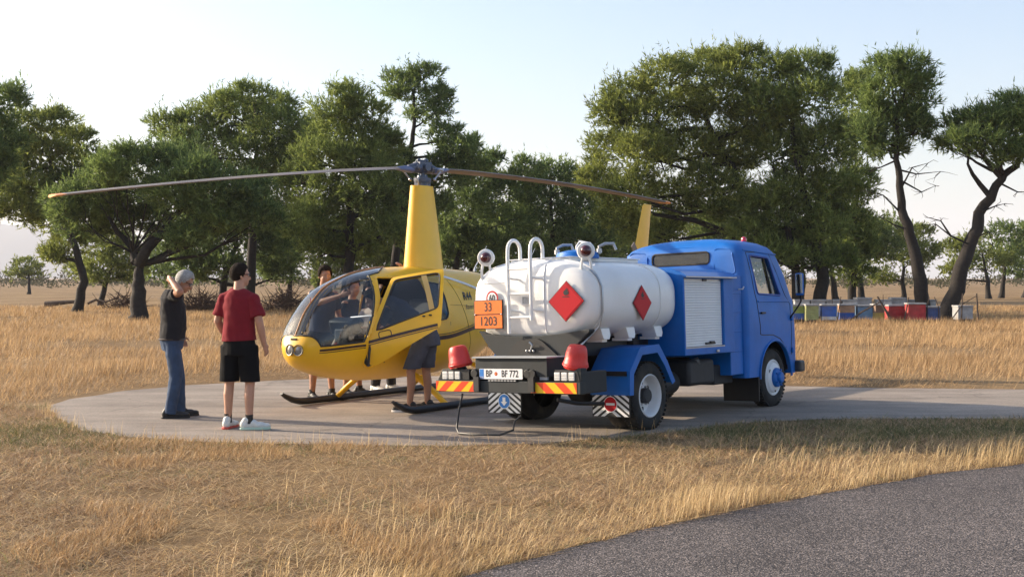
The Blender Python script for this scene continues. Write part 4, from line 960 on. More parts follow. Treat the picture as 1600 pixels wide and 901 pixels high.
# rear mudguards and flaps
for s in (1, -1):
    out = [(-.515, .37), (-.50, .62), (-.285, .865), (.105, .885), (.27, .70), (.43, .47)]; inn = [(.395, .455), (.235, .675), (.085, .835), (-.265, .82), (-.455, .61), (-.475, .37)]
    mb = MB(); mb.prism(out + inn, lambda x, y: (s * .46, x, y), (s * .49, 0, 0)); g_ = TP('mudguard', mb, BLU, bevel=.008)
    rim_o = [(-.52, .37), (-.507, .625), (-.288, .872), (.108, .892), (.277, .703), (.437, .47)]; rim_i = [(.375, .44), (.215, .655), (.07, .80), (-.25, .785), (-.425, .59), (-.44, .37)]
    mb = MB(); mb.prism(rim_o + rim_i, lambda x, y: (s * .953, x, y), (s * .014, 0, 0)); build('guard_lip', mb, BLU, g_, 0, .003)
    mb = MB(); mb.box((s * .70, -.518, .60), (.46, .016, .05)); build('guard_band', mb, BLK, g_)
    mb = MB(); mb.box((s * .715, -.50, .265), (.475, .012, .255)); fl = TP('mud_flap', mb, INK, bevel=.002)
    # chevron bars, cut by the flap's edge
    x0, x1, z0, z1 = .485, .945, .145, .385; cx = .715
    for k in range(7):
        zb = .03 + k * .066
        for q in (1, -1):
            pts = [(cx, zb + .0), (cx + q * .24, zb - .17 * 1.0), (cx + q * .24, zb - .17 + .036), (cx, zb + .036)]
            if q * s < 0 or True:
                P = pts
                def clip(P, f):
                    o = []
                    for i in range(len(P)):
                        a, b = P[i], P[(i + 1) % len(P)]; fa, fb = f(a), f(b)
                        if fa >= 0: o.append(a)
                        if fa * fb < 0: t = fa / (fa - fb); o.append((a[0] + (b[0] - a[0]) * t, a[1] + (b[1] - a[1]) * t))
                    return o
                zz = [(x, y + .17) for x, y in P]
                for f in (lambda p: p[0] - x0, lambda p: x1 - p[0], lambda p: p[1] - z0, lambda p: z1 - p[1]): zz = clip(zz, f) if len(zz) > 2 else zz
                if len(zz) > 2:
                    mb = MB(); mb.add([(s * x, -.5085, z) for x, z in zz], [tuple(range(len(zz)))]); build('chevron_bar', mb, SGW, fl, 0)
    rd_ = .078; zc_ = .275
    mb = MB(); mb.lathe([(0, 0), (rd_ + .008, 0)], (s * .715, -.5115, zc_), (0, -1, 0), 28); build('sign_border', mb, SGW, fl, 0)
    mb = MB(); mb.lathe([(0, 0), (rd_, 0)], (s * .715, -.513, zc_), (0, -1, 0), 28); build('sign_disc', mb, SGR if s > 0 else SGB, fl, 0)
    if s > 0: mb = MB(); mb.box((s * .715, -.515, zc_), (.108, .003, .024)); build('sign_bar', mb, SGW, fl, 0)
    else:
        mb = MB(); mb.prism([(-.02, .045), (.02, .045), (.02, -.005), (.045, -.005), (0, -.05), (-.045, -.005), (-.02, -.005)], lambda x, y: (-.715 + x, -.5145, zc_ + y), (0, -.002, 0)); build('sign_arrow', mb, SGW, fl, 0)
# tank
def sup(w, h, n=72, p=3.0): return [(w * abs(cos(t)) ** (2 / p) * (1 if cos(t) > 0 else -1), h * abs(sin(t)) ** (2 / p) * (1 if sin(t) > 0 else -1)) for t in [2 * pi * k / n for k in range(n)]]
TZ, TW, TH = 1.400, .83, .425
TX = .055
def tring(y, k, kz=None): return [V((TX + x * k, y, TZ + z * (kz or k))) for x, z in sup(TW, TH)]
ys = [(-1.050, .02), (-1.047, .40), (-1.038, .66), (-1.022, .82), (-.995, .905), (-.955, .955), (-.91, .985), (-.86, 1), (.46, 1), (.60, .995), (.66, .975), (.70, .93), (.715, .84), (.72, .02)]
mb = MB(); mb.rings([tring(*q) for q in ys]); tank = TP('tank', mb, WHT, None, 60)
for y, k in ((-.87, 1.002), (.30, 1.006)):
    mb = MB(); q = tring(y, k); mb.tube(q + [q[0]], .009, 6); build('weld_seam', mb, WHT, tank, 60)
def rear_y(x, z):
    """rear head surface y at (x, z)"""
    p = 3.0; k = (abs((x - TX) / TW) ** p + abs((z - TZ) / TH) ** p) ** (1 / p)
    ks = [q[1] for q in ys[:8]]; yy = [q[0] for q in ys[:8]]; return float(np.interp(k, ks, yy))
mb = MB(); mb.tube([(.27, rear_y(.27, 1.05 + i * .042) - .002, 1.05 + i * .042) for i in range(20)], .008, 6); build('rear_seam', mb, WHT, tank)
mb = MB(); mb.tube([(-.78 + i * .027, rear_y(-.78 + i * .027, 1.60) - .002, 1.60) for i in range(20)], .006, 6); build('rear_seam', mb, WHT, tank)
# walkway and hatch on top
mb = MB(); mb.box((.05, -.12, 1.828), (.80, 1.36, .035)); mb.box((.05, -.12, 1.851), (.84, 1.40, .012)); TP('walkway', mb, WHT, tank, 0, .006)
mb = MB(); mb.lathe([(.23, 1.84), (.24, 1.865), (.22, 1.91), (.12, 1.935), (0, 1.94)], (.30, -.45, 0), (0, 0, 1), 28); TP('hatch_lid', mb, BLU)
for x, y in ((.10, -.55), (.52, -.35)):
    mb = MB(); mb.tube([(x, y, 1.89), (x, y, 1.97), (x + .05, y + .04, 2.0), (x + .12, y + .1, 2.0), (x + .14, y + .12, 1.93)], .016, 8); mb.cyl((x, y, 1.9), (x, y, 1.945), .03); TP('vent_valve', mb, STL)
mb = MB(); mb.tube([(.12, -.2, 1.9), (.12, -.2, 2.0), (.16, -.2, 2.05), (.30, -.18, 2.02)], .012, 6); TP('valve_handle', mb, WHTC)
# cradle feet and saddle
for y in (-.66, -.16, .42):
    for s in (1, -1):
        mb = MB(); mb.prism([(-.085, 1.085), (.085, 1.085), (.075, 1.01), (.055, .965), (-.055, .965), (-.075, 1.01)], lambda a, b: (s * (.58 if b > 1.05 else .60), y + a, b), (s * .19, 0, 0)); TP('tank_foot', mb, WHT, None, 0, .006)
        mb = MB(); mb.box((s * .66, y, .955), (.20, .09, .03)); TP('foot_pad', mb, WHTC)
mb = MB(); sad = [(-.62, 1.08), (-.50, 1.045), (-.2, 1.02), (.2, 1.02), (.50, 1.045), (.84, 1.085), (.84, 1.06), (.60, .86), (.50, .79), (-.36, .79), (-.48, .90)]
mb.prism(sad, lambda a, b: (a, -1.06, b), (0, .10, 0)); TP('rear_saddle', mb, GRY, None, 0, .006)
mb = MB(); mb.prism([(-.25, .79), (.48, .79), (.26, .96), (.20, .99), (-.02, .99), (-.08, .96)], lambda a, b: (a, -1.085, b), (0, .03, 0)); TP('valve_recess', mb, INK, None, 0)
for k in range(3):
    mb = MB(); mb.sphere((.06 + .045 * k, -1.10, .865), .014, 8, 6); TP('valve_bolt', mb, STL)
mb = MB(); mb.tube([(.11, -1.09, .88), (.15, -1.12, .93), (.12, -1.13, .96)], .011, 6); TP('valve_lever', mb, STL)
for y in (-.75, .3):
    mb = MB(); mb.box((0, y, .83), (1.10, .10, .45)); TP('cradle_beam', mb, DRK)
mb = MB(); mb.box((.10, -.05, .86), (.74, 1.5, .14)); mb.box((-.42, -.1, .78), (.12, 1.4, .3)); TP('subframe', mb, BLK)
# rear bumper, locker, lamps
mb = MB(); mb.box((.06, -1.22, .705), (.94, .34, .19)); lk = TP('rear_locker', mb, GRY, bevel=.006)
mb = MB(); mb.box((.06, -1.23, .806), (.98, .38, .014)); build('locker_lid', mb, mat('lid_grey', (.32, .34, .36), .4, dirt=.2), lk, 0, .003)
mb = MB(); mb.box((0, -1.37, .50), (1.90, .085, .125)); bp_ = TP('rear_bumper', mb, GRY, bevel=.006)
mb = MB(); mb.box((.90, -1.15, .55), (.09, .46, .22)); mb.box((.90, -1.33, .60), (.085, .10, .20)); TP('bumper_wing', mb, GRY, None, 0, .01)
for s in (1, -1):
    xa, xb = (.335, .905) if s > 0 else (-.945, -.415)
    mb = MB(); mb.box(((xa + xb) / 2, -1.4135, .50), (xb - xa, .004, .108)); rf = build('reflector', mb, REFY, bp_, 0)
    n = 3; wd = (xb - xa); step = wd / 2.5
    for k in range(4):
        cx_ = xa + step * (k - .18) if s > 0 else xb - step * (k - .18)
        P = [(cx_ - step * .25 - s * -.06, .447), (cx_ + step * .25 - s * -.06, .447), (cx_ + step * .25 + s * -.06, .553), (cx_ - step * .25 + s * -.06, .553)]
        P = [(min(max(x, xa), xb), z) for x, z in P]
        if max(p[0] for p in P) - min(p[0] for p in P) > .02:
            mb = MB(); mb.add([(x, -1.4165, z) for x, z in P], [(0, 1, 2, 3)]); build('red_bar', mb, REFR, rf, 0)
    lx = (.62, .90) if s > 0 else (-.90, -.55)
    mb = MB(); mb.prism([(lx[0], .565), (lx[1] + (.03 if s > 0 else 0), .565), (lx[1], .68), (lx[0] + (.0 if s > 0 else .05), .68)] if s > 0 else [(-.945, .565), (-.50, .565), (-.50, .68), (-.88, .68)], lambda a, b: (a, -1.385, b), (0, .12, 0)); lh = TP('tail_lamp', mb, BLK, None, 0, .006)
    for k in range(3):
        cx_ = (.655 + .088 * k) if s > 0 else (-.835 + .088 * k)
        mb = MB(); mb.box((cx_, -1.39, .615), (.072, .016, .085)); ln = build('lens', mb, LMPW, lh, 0, .008)
        for q in (-.018, .010):
            mb = MB(); mb.box((cx_, -1.3985, .615 + q), (.066, .002, .006)); build('lens_rib', mb, STL, ln, 0)
mb = MB(); mb.box((.47, -1.36, .64), (.10, .03, .13)); TP('lamp_bracket', mb, mat('bracket_grey', (.30, .32, .36), .5), bevel=.004)
for x in (-.40, .30, .36):
    mb = MB(); mb.cyl((x, -1.33, .64), (x, -1.43, .64), .055 if x != .36 else .03, .045, 14); TP('coupling', mb, BLK, None, 40, .004)
# number plate
mb = MB(); mb.prism(rrect(-.335, .583, .235, .69, .01), lambda a, b: (a, -1.413, b), (0, -.004, 0)); pl = TP('number_plate', mb, SGW, None, 0)
mb = MB(); mb.prism(rrect(-.331, .587, -.275, .686, .006), lambda a, b: (a, -1.4175, b), (0, -.001, 0)); build('blue_band', mb, SGB, pl, 0)
rf3 = lambda cx, cz, y=-1.4185: (lambda x, z: (cx + x, y, cz + z))
text('plate_letters', 'BP', .072, INK, pl, rf3(-.205, .6365), sx=.82, bold=.002); text('plate_letters', 'BF 772', .072, INK, pl, rf3(.072, .6365), sx=.80, bold=.002)
mb = MB(); mb.lathe([(0, 0), (.020, 0)], (-.112, -1.4185, .638), (0, -1, 0), 14); build('plate_crest', mb, SGR, pl, 0)
mb = MB(); mb.lathe([(0, 0), (.009, 0)], (-.112, -1.4195, .638), (0, -1, 0), 12); build('plate_crest', mb, mat('crest_gold', (.6, .4, .08), .4), pl, 0)
text('plate_country', 'MNE', .018, SGW, pl, rf3(-.303, .600, -1.4195))
for k in range(9):
    mb = MB(); mb.box((-.20 + .042 * k, -1.418, .568), (.03, .012, .014)); TP('step_tooth', mb, STL)
# red pails over the hose couplings
def pail(c, tilt, seed):
    mb = MB(); r = random.Random(seed); rg = []
    for h, q in ((0, .120), (.03, .130), (.055, .128), (.075, .118), (.15, .110), (.20, .100), (.225, .086), (.235, .045)):
        rg.append([V((q * (1 + .035 * sin(3 * a + seed) + (.02 if q > .05 else 0) * sin(5 * a)) * cos(a), q * (1 + .03 * sin(2 * a + seed)) * sin(a), h)) for a in [2 * pi * k / 20 for k in range(20)]])
    mb.rings(rg); o = thing('red_bucket', 'dented red plastic bucket hung upside down over the %s rear hose end of the truck' % ('right' if c[0] > 0 else 'left'), 'bucket', group='red buckets on the truck bumper')
    b = build('shell', mb, REDP, o, 28); M_ = truck_m @ Matrix.Translation(c) @ Matrix.Rotation(tilt[1], 4, 'Y') @ Matrix.Rotation(tilt[0], 4, 'X')
    o.matrix_world = M_
    mb = MB(); mb.tube([V((.129 * cos(a), .129 * sin(a), .028)) for a in [2 * pi * k / 24 for k in range(25)]], .008, 6); build('rim', mb, REDP, o)
    mb = MB(); mb.tube([(.0, .0, -.08), (0, 0, .1)], .05, 10); h = build('hose_end', mb, BLK, truck); h.matrix_parent_inverse = Matrix(); h.location = c
    return o
bpy.context.view_layer.update(); truck_m = truck.matrix_world.copy()
pail((-.68, -1.30, .70), (R(4), R(-9)), 2); pail((.80, -1.28, .70), (R(6), R(13)), 5)
for s, x in ((1, .80), (-1, -.68)):
    mb = MB(); mb.tube([(x, -1.28, .68), (x, -1.2, .62), (x * .8, -1.0, .60), (x * .6, -.8, .62)], .045, 10); TP('hose', mb, HOSE, None, 60)
# ladder
mb = MB()
for x in (-.145, .155):
    z0 = 1.05 if x < 0 else 1.185
    pts = [(x, -1.125, z0), (x, -1.125, 1.89), (x, -1.12, 1.94)] + [(x, -1.01 - .110 * cos(a), 1.94 + .11 * sin(a)) for a in [pi * k / 10 for k in range(1, 11)]] + [(x, -.90, 1.84)]
    mb = MB(); mb.tube(pts, .020, 10); ra = TP('ladder_rail', mb, WHTC, None, 60)
for z in (1.22, 1.47, 1.735):
    mb = MB(); mb.cyl((-.145, -1.125, z), (.155, -1.125, z), .014, n=8); TP('ladder_rung', mb, WHTC)
for x in (-.145, .155):
    for z in (1.30, 1.64):
        mb = MB(); mb.cyl((x, -1.125, z), (x + .10, rear_y(x, z) + .01, z - .02), .012, n=8); TP('ladder_stay', mb, WHTC)
mb = MB(); mb.box((.04, rear_y(0, 1.40) - .012, 1.40), (.115, .012, .10)); nb = TP('maker_plate', mb, SGW, None, 0, .002)
mb = MB(); mb.box((.04, rear_y(0, 1.40) - .02, 1.40), (.085, .004, .075)); build('plate_print', mb, mat('plate_print', (.35, .36, .38), .5, var=.5, vscale=60), nb, 0)
# beacons on brackets
for x, y, z in ((-.555, -.98, 1.72), (.735, -.93, 1.73)):
    b = bpy.data.objects.new('beacon', None); C.objects.link(b); b.parent = truck; b.location = (x, y, z); b.rotation_euler = (0, 0, R(30)); b.empty_display_size = .1
    for s in (1, -1):
        mb = MB(); mb.tube([(s * .05, .0, -.08), (s * .05, -.01, .02), (s * .035, -.02, .09)], .014, 8); build('beacon_bracket', mb, WHTC, b)
    mb = MB(); mb.lathe([(.060, -.025), (.088, -.02), (.096, 0), (.092, .045), (.06, .085), (0, .10)], (0, -.0, .165), (0, 1, 0), 26); build('beacon_shroud', mb, WHTC, b, 50)
    mb = MB(); mb.lathe([(0, .066), (.03, .062), (.052, .04), (.062, 0)], (0, -.015, .165), (0, -1, 0), 24); build('beacon_lens', mb, BCN, b, 60)
mb = MB(); cab_ = [(.775, -.92, 1.70), (.85, -.90, 1.62), (.893, -.885, 1.52), (.897, -.885, 1.38), (.893, -.885, 1.26), (.85, -.89, 1.11), (.78, -.92, 1.03), (.73, -1.1, .90), (.78, -1.22, .80)]; mb.tube(cab_, .010, 6); TP('lamp_cable', mb, STL, None, 60)
# placards
def diamond(name, c, u, v_, nrm, h):
    o = bpy.data.objects.new(name, None); c, u, v_, nrm = V(c), V(u).normalized(), V(v_).normalized(), V(nrm).normalized(); C.objects.link(o); o.parent = truck; o.empty_display_size = .1
    F = lambda k, off: [c + u * h * k + nrm * off, c + v_ * h * k + nrm * off, c - u * h * k + nrm * off, c - v_ * h * k + nrm * off]
    for nm, k, off, m in (('placard_border', 1, .010, INK), ('placard_field', .965, .0125, SGR), ('placard_line', .885, .014, mat('sign_dark_red', (.20, .006, .01), .4)), ('placard_face', .865, .0155, SGR)):
        mb = MB(); q = F(k, off); mb.add(q + [p - nrm * .002 for p in q], [(0, 1, 2, 3), (7, 6, 5, 4), (0, 4, 5, 1), (1, 5, 6, 2), (2, 6, 7, 3), (3, 7, 4, 0)]); build(nm, mb, m, o, 0)
    fl = [(0, -.13), (.10, -.11), (.16, -.02), (.14, .08), (.09, .02), (.10, .14), (.03, .26), (.02, .12), (-.03, .20), (-.06, .08), (-.10, .13), (-.15, .0), (-.10, -.11)]
    mb = MB(); mb.add([c + u * h * x + v_ * h * (z + .42) + nrm * .0175 for x, z in fl], [tuple(range(len(fl)))]); build('flame', mb, INK, o, 0)
    mb = MB(); a = [(-.19, .20), (.19, .20), (.19, .24), (-.19, .24)]; mb.add([c + u * h * x + v_ * h * z + nrm * .0175 for x, z in a], [(0, 1, 2, 3)]); build('flame_base', mb, INK, o, 0)
    return o
diamond('hazard_placard', (.565, rear_y(.565, 1.375) - .022, 1.375), (1, .10, 0), (0, .06, 1), (.10, -1, .06), .215)
diamond('hazard_placard', (.83 + TX, -.10, 1.345), (0, 1, 0), (-.02, 0, 1), (1, 0, .02), .195)
# orange code plate, speed sign
py_ = -1.10
mb = MB(); mb.box((-.440, py_, 1.26), (.40, .012, .315)); op = TP('orange_plate', mb, INK, None, 0, .003)
for z, s_ in ((1.337, '33'), (1.183, '1203')):
    mb = MB(); mb.box((-.440, py_ - .0085, z), (.376, .004, .143)); of = build('plate_panel', mb, ORG, op, 0)
    text('plate_number', s_, .098, INK, of, rf3(-.440, z, py_ - .0125), bold=.0015, sx=.82 if len(s_) == 2 else .92)
for x in (-.62, -.26):
    mb = MB(); mb.sphere((x, py_ - .012, 1.26), .009, 8, 6); build('plate_screw', mb, STL, op)
for nm, rr_, off, m in (('speed_sign', .085, 0, SGW), ('sign_ring', .082, .002, SGR), ('sign_face', .064, .004, SGW)):
    mb = MB(); mb.lathe([(0, 0), (rr_, 0)], (-.41, -1.07 - off, 1.435), (0, -1, 0), 28); oo = build(nm, mb, m, truck if nm == 'speed_sign' else spd, 0)
    if nm == 'speed_sign': spd = oo
text('sign_number', '60', .07, INK, spd, rf3(-.41, 1.435, -1.077), bold=.002, sx=.85)
mb = MB()
for x in (-.59, -.30): mb.cyl((x, py_ + .005, 1.26), (x, -.95, 1.28), .010, n=6)
TP('plate_bracket', mb, WHTC)
# side cabinet with roller shutter
BX = [(-.885, 1.66), (-.80, 1.72), (.60, 1.75), (.78, 1.735), (.90, 1.69), (.935, 1.655), (.935, .735), (-.935, .735), (-.935, 1.60)]
mb = MB(); mb.prism(BX, lambda a, b: (a, .735, b), (0, 1.215, 0)); cabn = TP('cabinet', mb, BLU, None, 25)
mb2 = MB(); mb2.box((.93, 1.235, 1.215), (.10, .94, .80)); boolean(cabn, [mb2]); cabn.name = 'cabinet'
bv = cabn.modifiers.new('bevel', 'BEVEL'); bv.width = .008; bv.segments = 2; bv.limit_method = 'ANGLE'; bv.angle_limit = R(40)
mb = MB(); mb.prism([(.90, 1.700), (.985, 1.645), (.985, 1.632), (.93, 1.632)], lambda a, b: (a, .725, b), (0, 1.235, 0)); TP('awning_rail', mb, mat('awning_blue', (.02, .14, .48), .3, coat=.4), None, 20)
mb = MB(); mb.box((.984, 1.34, 1.634), (.008, 1.235, .012)); TP('awning_edge', mb, STL)
for k in range(26):
    z = .832 + k * .0296; mb = MB(); q = [(.884, z), (.897, z + .002), (.9005, z + .0145), (.897, z + .027), (.884, z + .0288)]
    mb.prism(q, lambda a, b: (a, .772, b), (0, .925, 0)); TP('shutter_slat', mb, mat('shutter_white', (.80, .80, .80), .42, dirt=.1), None, 40)
mb = MB(); mb.box((.889, 1.235, 1.605), (.02, .93, .03)); TP('shutter_head', mb, STL)
mb = MB(); mb.box((.918, 1.235, .822), (.03, .94, .014)); TP('shutter_sill', mb, STL)
mb = MB(); mb.box((.915, 1.375, .862), (.028, .22, .022)); mb.box((.925, 1.40, .872), (.03, .10, .03)); TP('shutter_handle', mb, BLK, None, 0, .006)
mb = MB(); mb.box((.905, 1.29, 1.605), (.02, .09, .03)); TP('shutter_lock', mb, BLK, None, 0, .006)
mb = MB(); mb.box((.944, 1.50, .768), (.02, .06, .03)); TP('cabinet_lock', mb, STL, None, 0, .004)
mb = MB(); mb.box((0, 2.13, 1.06), (1.74, .33, 1.22)); fil = TP('filler_panel', mb, BLU, None, 0, .01)
for z in (.74, .98, 1.22, 1.45):
    mb = MB(); mb.box((.865, 2.13, z), (.02, .31, .018)); build('panel_rib', mb, BLU, fil, 0, .005)
# cab: closed loft, hollowed and cut
def rr_ring(w, y0, y1, r, z, n=7):
    return [V((x, y, z)) for x, y in rrect(-w, y0, w, y1, r, n)]
CL = [(.40, .925, 2.30, 3.72, .06), (.60, .93, 2.30, 3.74, .07), (1.0, .935, 2.30, 3.74, .08), (1.36, .93, 2.30, 3.71, .09), (1.42, .922, 2.30, 3.67, .10), (1.70, .895, 2.30, 3.54, .10), (1.90, .865, 2.305, 3.42, .11), (1.985, .845, 2.315, 3.37, .13), (2.05, .80, 2.34, 3.32, .16), (2.10, .71, 2.39, 3.25, .20), (2.14, .56, 2.47, 3.14, .22), (2.165, .36, 2.60, 3.02, .18), (2.175, .15, 2.74, 2.90, .06)]
mb = MB(); mb.rings([rr_ring(w, a, b, r, z) for z, w, a, b, r in CL]); cab = TP('cab', mb, BLU, None, 40)
inn = MB(); inn.rings([rr_ring(w - .045, a + .045, b - .045, max(.02, r - .04), max(.44, z - .04)) for z, w, a, b, r in CL[:1] + CL[2:-1]])
arch = MB(); arch.cyl((-1.2, 3.08, .385), (1.2, 3.08, .385), .455, n=40)
archb = MB(); archb.box((0, 3.08, .30), (2.4, .80, .20))
rw = MB(); rw.prism(rrect(-.40, 1.835, .43, 1.985, .05), lambda a, b: (a, 2.2, b), (0, .3, 0))
SW = rpoly([(2.545, 1.93), (2.64, 1.44), (3.30, 1.42), (3.24, 1.50), (3.07, 1.905)], .045, 4)
sw = MB(); sw.prism(SW, lambda a, b: (-1.3, a, b), (2.6, 0, 0))
fw = MB(); fw.prism(rrect(-.72, 1.42, .72, 1.88, .08), lambda a, b: (a, 3.25, b), (0, .8, 0))
boolean(cab, [inn, arch, archb, rw, sw, fw]); cab.name = 'cab'
mb = MB(); mb.prism(rrect(-.385, 1.845, .415, 1.975, .04), lambda a, b: (a, 2.318, b), (0, .006, 0)); rwo = TP('rear_window', mb, GLC, cab, 0)
mb = MB(); q = [V((x, 2.308, z)) for x, z in rrect(-.40, 1.835, .43, 1.985, .05)]; mb.tube(q + [q[0]], .013, 6); build('window_rubber', mb, RUB, rwo)
def side(y, z, off=0.0):
    zs = [q[0] for q in CL]; return V((float(np.interp(z, zs, [q[1] for q in CL])) + off, y, z))
for s in (1, -1):
    mb = MB(); q = [side(a, b, -.02) for a, b in SW]; q = [V((p.x * s, p.y, p.z)) for p in q]; mb.add(q, [tuple(range(len(q)))]); dw = TP('door_window', mb, GLC, cab, 0)
    q = [side(a, b, .0) for a, b in SW]; q = [V((p.x * s, p.y, p.z)) for p in q]; mb = MB(); mb.tube(q + [q[0]], .013, 6); build('window_rubber', mb, mat('blue_gasket', (.01, .06, .30), .5), dw)
    mb = MB(); q = [side(2.965 + .085 * (1.91 - z) / .5 * 1.2, z, -.012) for z in (1.43, 1.6, 1.91)]; q = [V((p.x * s, p.y, p.z)) for p in q]; mb.tube(q, .013, 6); build('quarter_bar', mb, RUB, dw)
    # door outline as a recessed dark gap line, lower edge steps over the arch
    DL = [(2.475, 1.96), (2.56, 1.45), (2.60, 1.30), (2.66, 1.05), (2.66, .93), (2.75, .92), (3.02, .915), (3.22, .865), (3.40, .75), (3.52, .62)]
    mb = MB(); q = []
    for i in range(len(DL) - 1):
        for k in range(5): y_ = DL[i][0] + (DL[i + 1][0] - DL[i][0]) * k / 5; z_ = DL[i][1] + (DL[i + 1][1] - DL[i][1]) * k / 5; q.append(side(y_, z_, .0)); 
    q = [V((p.x * s, p.y, p.z)) for p in q]; mb.tube(q, .006, 5); build('door_gap', mb, INK, cab)
    mb = MB(); q = [side(3.13 + .0 * z, 1.97, 0), side(3.60, 1.36, 0), side(3.64, .62, 0)]; q = [side(2.475, 1.965), side(2.8, 1.975), side(3.12, 1.965), side(3.24, 1.75), side(3.42, 1.44), side(3.56, 1.30), side(3.58, .95), side(3.55, .64)]; q = [V((p.x * s, p.y, p.z)) for p in q]; mb.tube(q, .005, 5); build('door_gap', mb, INK, cab)
    mb = MB(); q = [side(2.62 + i * .06, 1.345, .004) for i in range(16)]; q = [V((p.x * s, p.y, p.z)) for p in q]; mb.tube(q, .010, 5, ry=.012); build('belt_line', mb, BLU, cab)
    mb = MB(); mb.box(side(2.72, 1.20, .02) * 1 if s > 0 else V((-side(2.72, 1.2, .02).x, 2.72, 1.2)), (.03, .11, .025)); build('door_handle', mb, BLK, cab, 0, .006)
    for z in (.70, 1.12):
        p = side(3.585, z, .012); mb = MB(); mb.box((p.x * s, p.y, p.z), (.03, .05, .07)); build('door_hinge', mb, BLU, cab, 0, .008)
    mb = MB(); q = [side(2.42 + .09 * i, 1.995 - .004 * i, .004) for i in range(11)]; q = [V((p.x * s, p.y, p.z)) for p in q]; mb.tube(q, .011, 5); build('rain_gutter', mb, BLU, cab)
    # mirror on a bracket
    mb = MB(); x = .93 * s; mb.tube([(x, 3.55, 1.12), (x + s * .10, 3.58, 1.26), (x + s * .16, 3.56, 1.34), (x + s * .16, 3.56, 1.72), (x + s * .0, 3.5, 1.66)], .012, 6); mr_ = TP('wing_mirror', mb, BLK)
    mb = MB(); mb.box((x + s * .165, 3.52, 1.56), (.115, .035, .29)); mh = build('mirror_housing', mb, BLU, mr_, 0, .03)
    mb = MB(); mb.box((x + s * .165, 3.497, 1.57), (.095, .006, .25)); build('mirror_face', mb, MIR, mr_, 0)
# arch lip, front mud flap, bumper, roof lamp, pressed ribs
for s in (1, -1):
    mb = MB(); q = [V((s * .935, 3.08 + .457 * cos(a), .385 + .457 * sin(a))) for a in [R(-2 + 184 * k / 26) for k in range(27)]]; mb.tube(q, .016, 6, ry=.012); build('arch_lip', mb, BLU, cab)
    mb = MB(); mb.box((s * .66, 2.63, .26), (.50, .02, .34)); TP('front_flap', mb, BLK, None, 0, .004)
mb = MB(); mb.box((0, 3.08, .86), (1.80, .96, .03)); mb.box((0, 2.66, .66), (1.78, .03, .42)); mb.box((0, 3.53, .66), (1.78, .03, .42)); TP('wheel_well', mb, BLK)
mb = MB(); mb.box((0, 3.74, .485), (2.02, .16, .15)); TP('front_bumper', mb, mat('bumper_dark', (.03, .032, .036), .5, var=.2), None, 0, .03)
mb = MB(); mb.lathe([(.03, 2.115), (.032, 2.14)], (.55, 3.05, 0), (0, 0, 1), 16); mb.lathe([(.034, 2.14), (.036, 2.165), (.026, 2.19), (0, 2.20)], (.55, 3.05, 0), (0, 0, 1), 16); TP('roof_lamp', mb, BRED)
mb = MB(); zt_ = 2.06
q = [V((-.45 + .9 * k / 12, 2.335 + .02, 2.035 + .018 * sin(pi * k / 12))) for k in range(13)]; mb.tube(q, .016, 6); build('roof_rib', mb, BLU, cab)
for xa, xb in ((.50, .80), (-.80, -.48)):
    mb = MB(); q = [V((x, 2.302 if z < 1.95 else 2.325, z)) for x, z in rpoly([(xa, 1.70), (xb, 1.70), (xb - (.06 if xb > 0 else 0), 2.0), (xa + (.06 if xb < 0 else 0), 2.03)], .06)]; mb.tube(q + [q[0]], .009, 5); build('pressed_panel', mb, BLU, cab)
mb = MB(); mb.tube([(.84, 2.22, 1.50), (.93, 2.22, 1.50), (.945, 2.22, 1.53)], .009, 6); TP('grab_hook', mb, WHTC)
# cab interior
for x in (.42, -.42):
    mb = MB(); mb.box((x, 2.85, 1.02), (.48, .48, .14)); mb.box((x, 2.58, 1.35), (.46, .12, .62), Matrix.Rotation(R(8), 3, 'X')); TP('cab_seat', mb, SEAT, None, 0, .04)
mb = MB(); mb.box((0, 3.50, 1.20), (1.70, .25, .30)); TP('dashboard', mb, INT, None, 0, .04)
mb = MB(); mb.tube([V((-.42 + .20 * cos(a), 3.26 - .08 * sin(a), 1.38 + .18 * sin(a))) for a in [2 * pi * k / 24 for k in range(25)]], .013, 6); TP('steering_wheel', mb, INT)
# loose cable hanging to the ground behind the bumper
mb = MB(); mb.tube([(-.62, -1.36, .42), (-.64, -1.40, .25), (-.62, -1.47, .06), (-.50, -1.58, .018), (-.25, -1.62, .016), (.02, -1.55, .016), (.10, -1.42, .06), (.05, -1.33, .14), (.12, -1.3, .2)], .011, 6); TP('hanging_cable', mb, HOSE, None, 60)

# ================================================================== PEOPLE   local frame: x right, y forward, z up
SKIN = mat('skin', (.46, .245, .16), .55, var=.10, vscale=12, sub=.08)
SKIND = mat('skin_tanned', (.38, .19, .115), .55, var=.10, vscale=12, sub=.08)
HAIRD = mat('hair_dark', (.020, .013, .009), .9, var=.4, vscale=60, bump=.6, bscale=160, spec=.15)
HAIRG = mat('hair_grey', (.34, .33, .31), .6, var=.4, vscale=60, bump=.6, bscale=160)
TSH_R = mat('shirt_red', (.19, .006, .014), .95, var=.12, vscale=9, bump=.15, bscale=120)
TSH_K = mat('shirt_black', (.012, .011, .014), .95, var=.2, vscale=9, bump=.15, bscale=120)
TSH_B = mat('shirt_beige', (.45, .37, .30), .85, var=.15, vscale=9, bump=.15, bscale=120)
TSH_N = mat('shirt_navy', (.03, .04, .075), .85, var=.15, vscale=9)
JEAN = mat('jeans_blue', (.032, .062, .1235), .85, var=.35, vscale=7, bump=.2, bscale=200)
SH_K = mat('shorts_black', (.008, .008, .009), .95, var=.2, spec=.15)
SH_N = mat('shorts_navy', (.055, .060, .085), .85, var=.2, vscale=8)
SHOE_K = mat('shoe_black', (.013, .013, .013), .55)
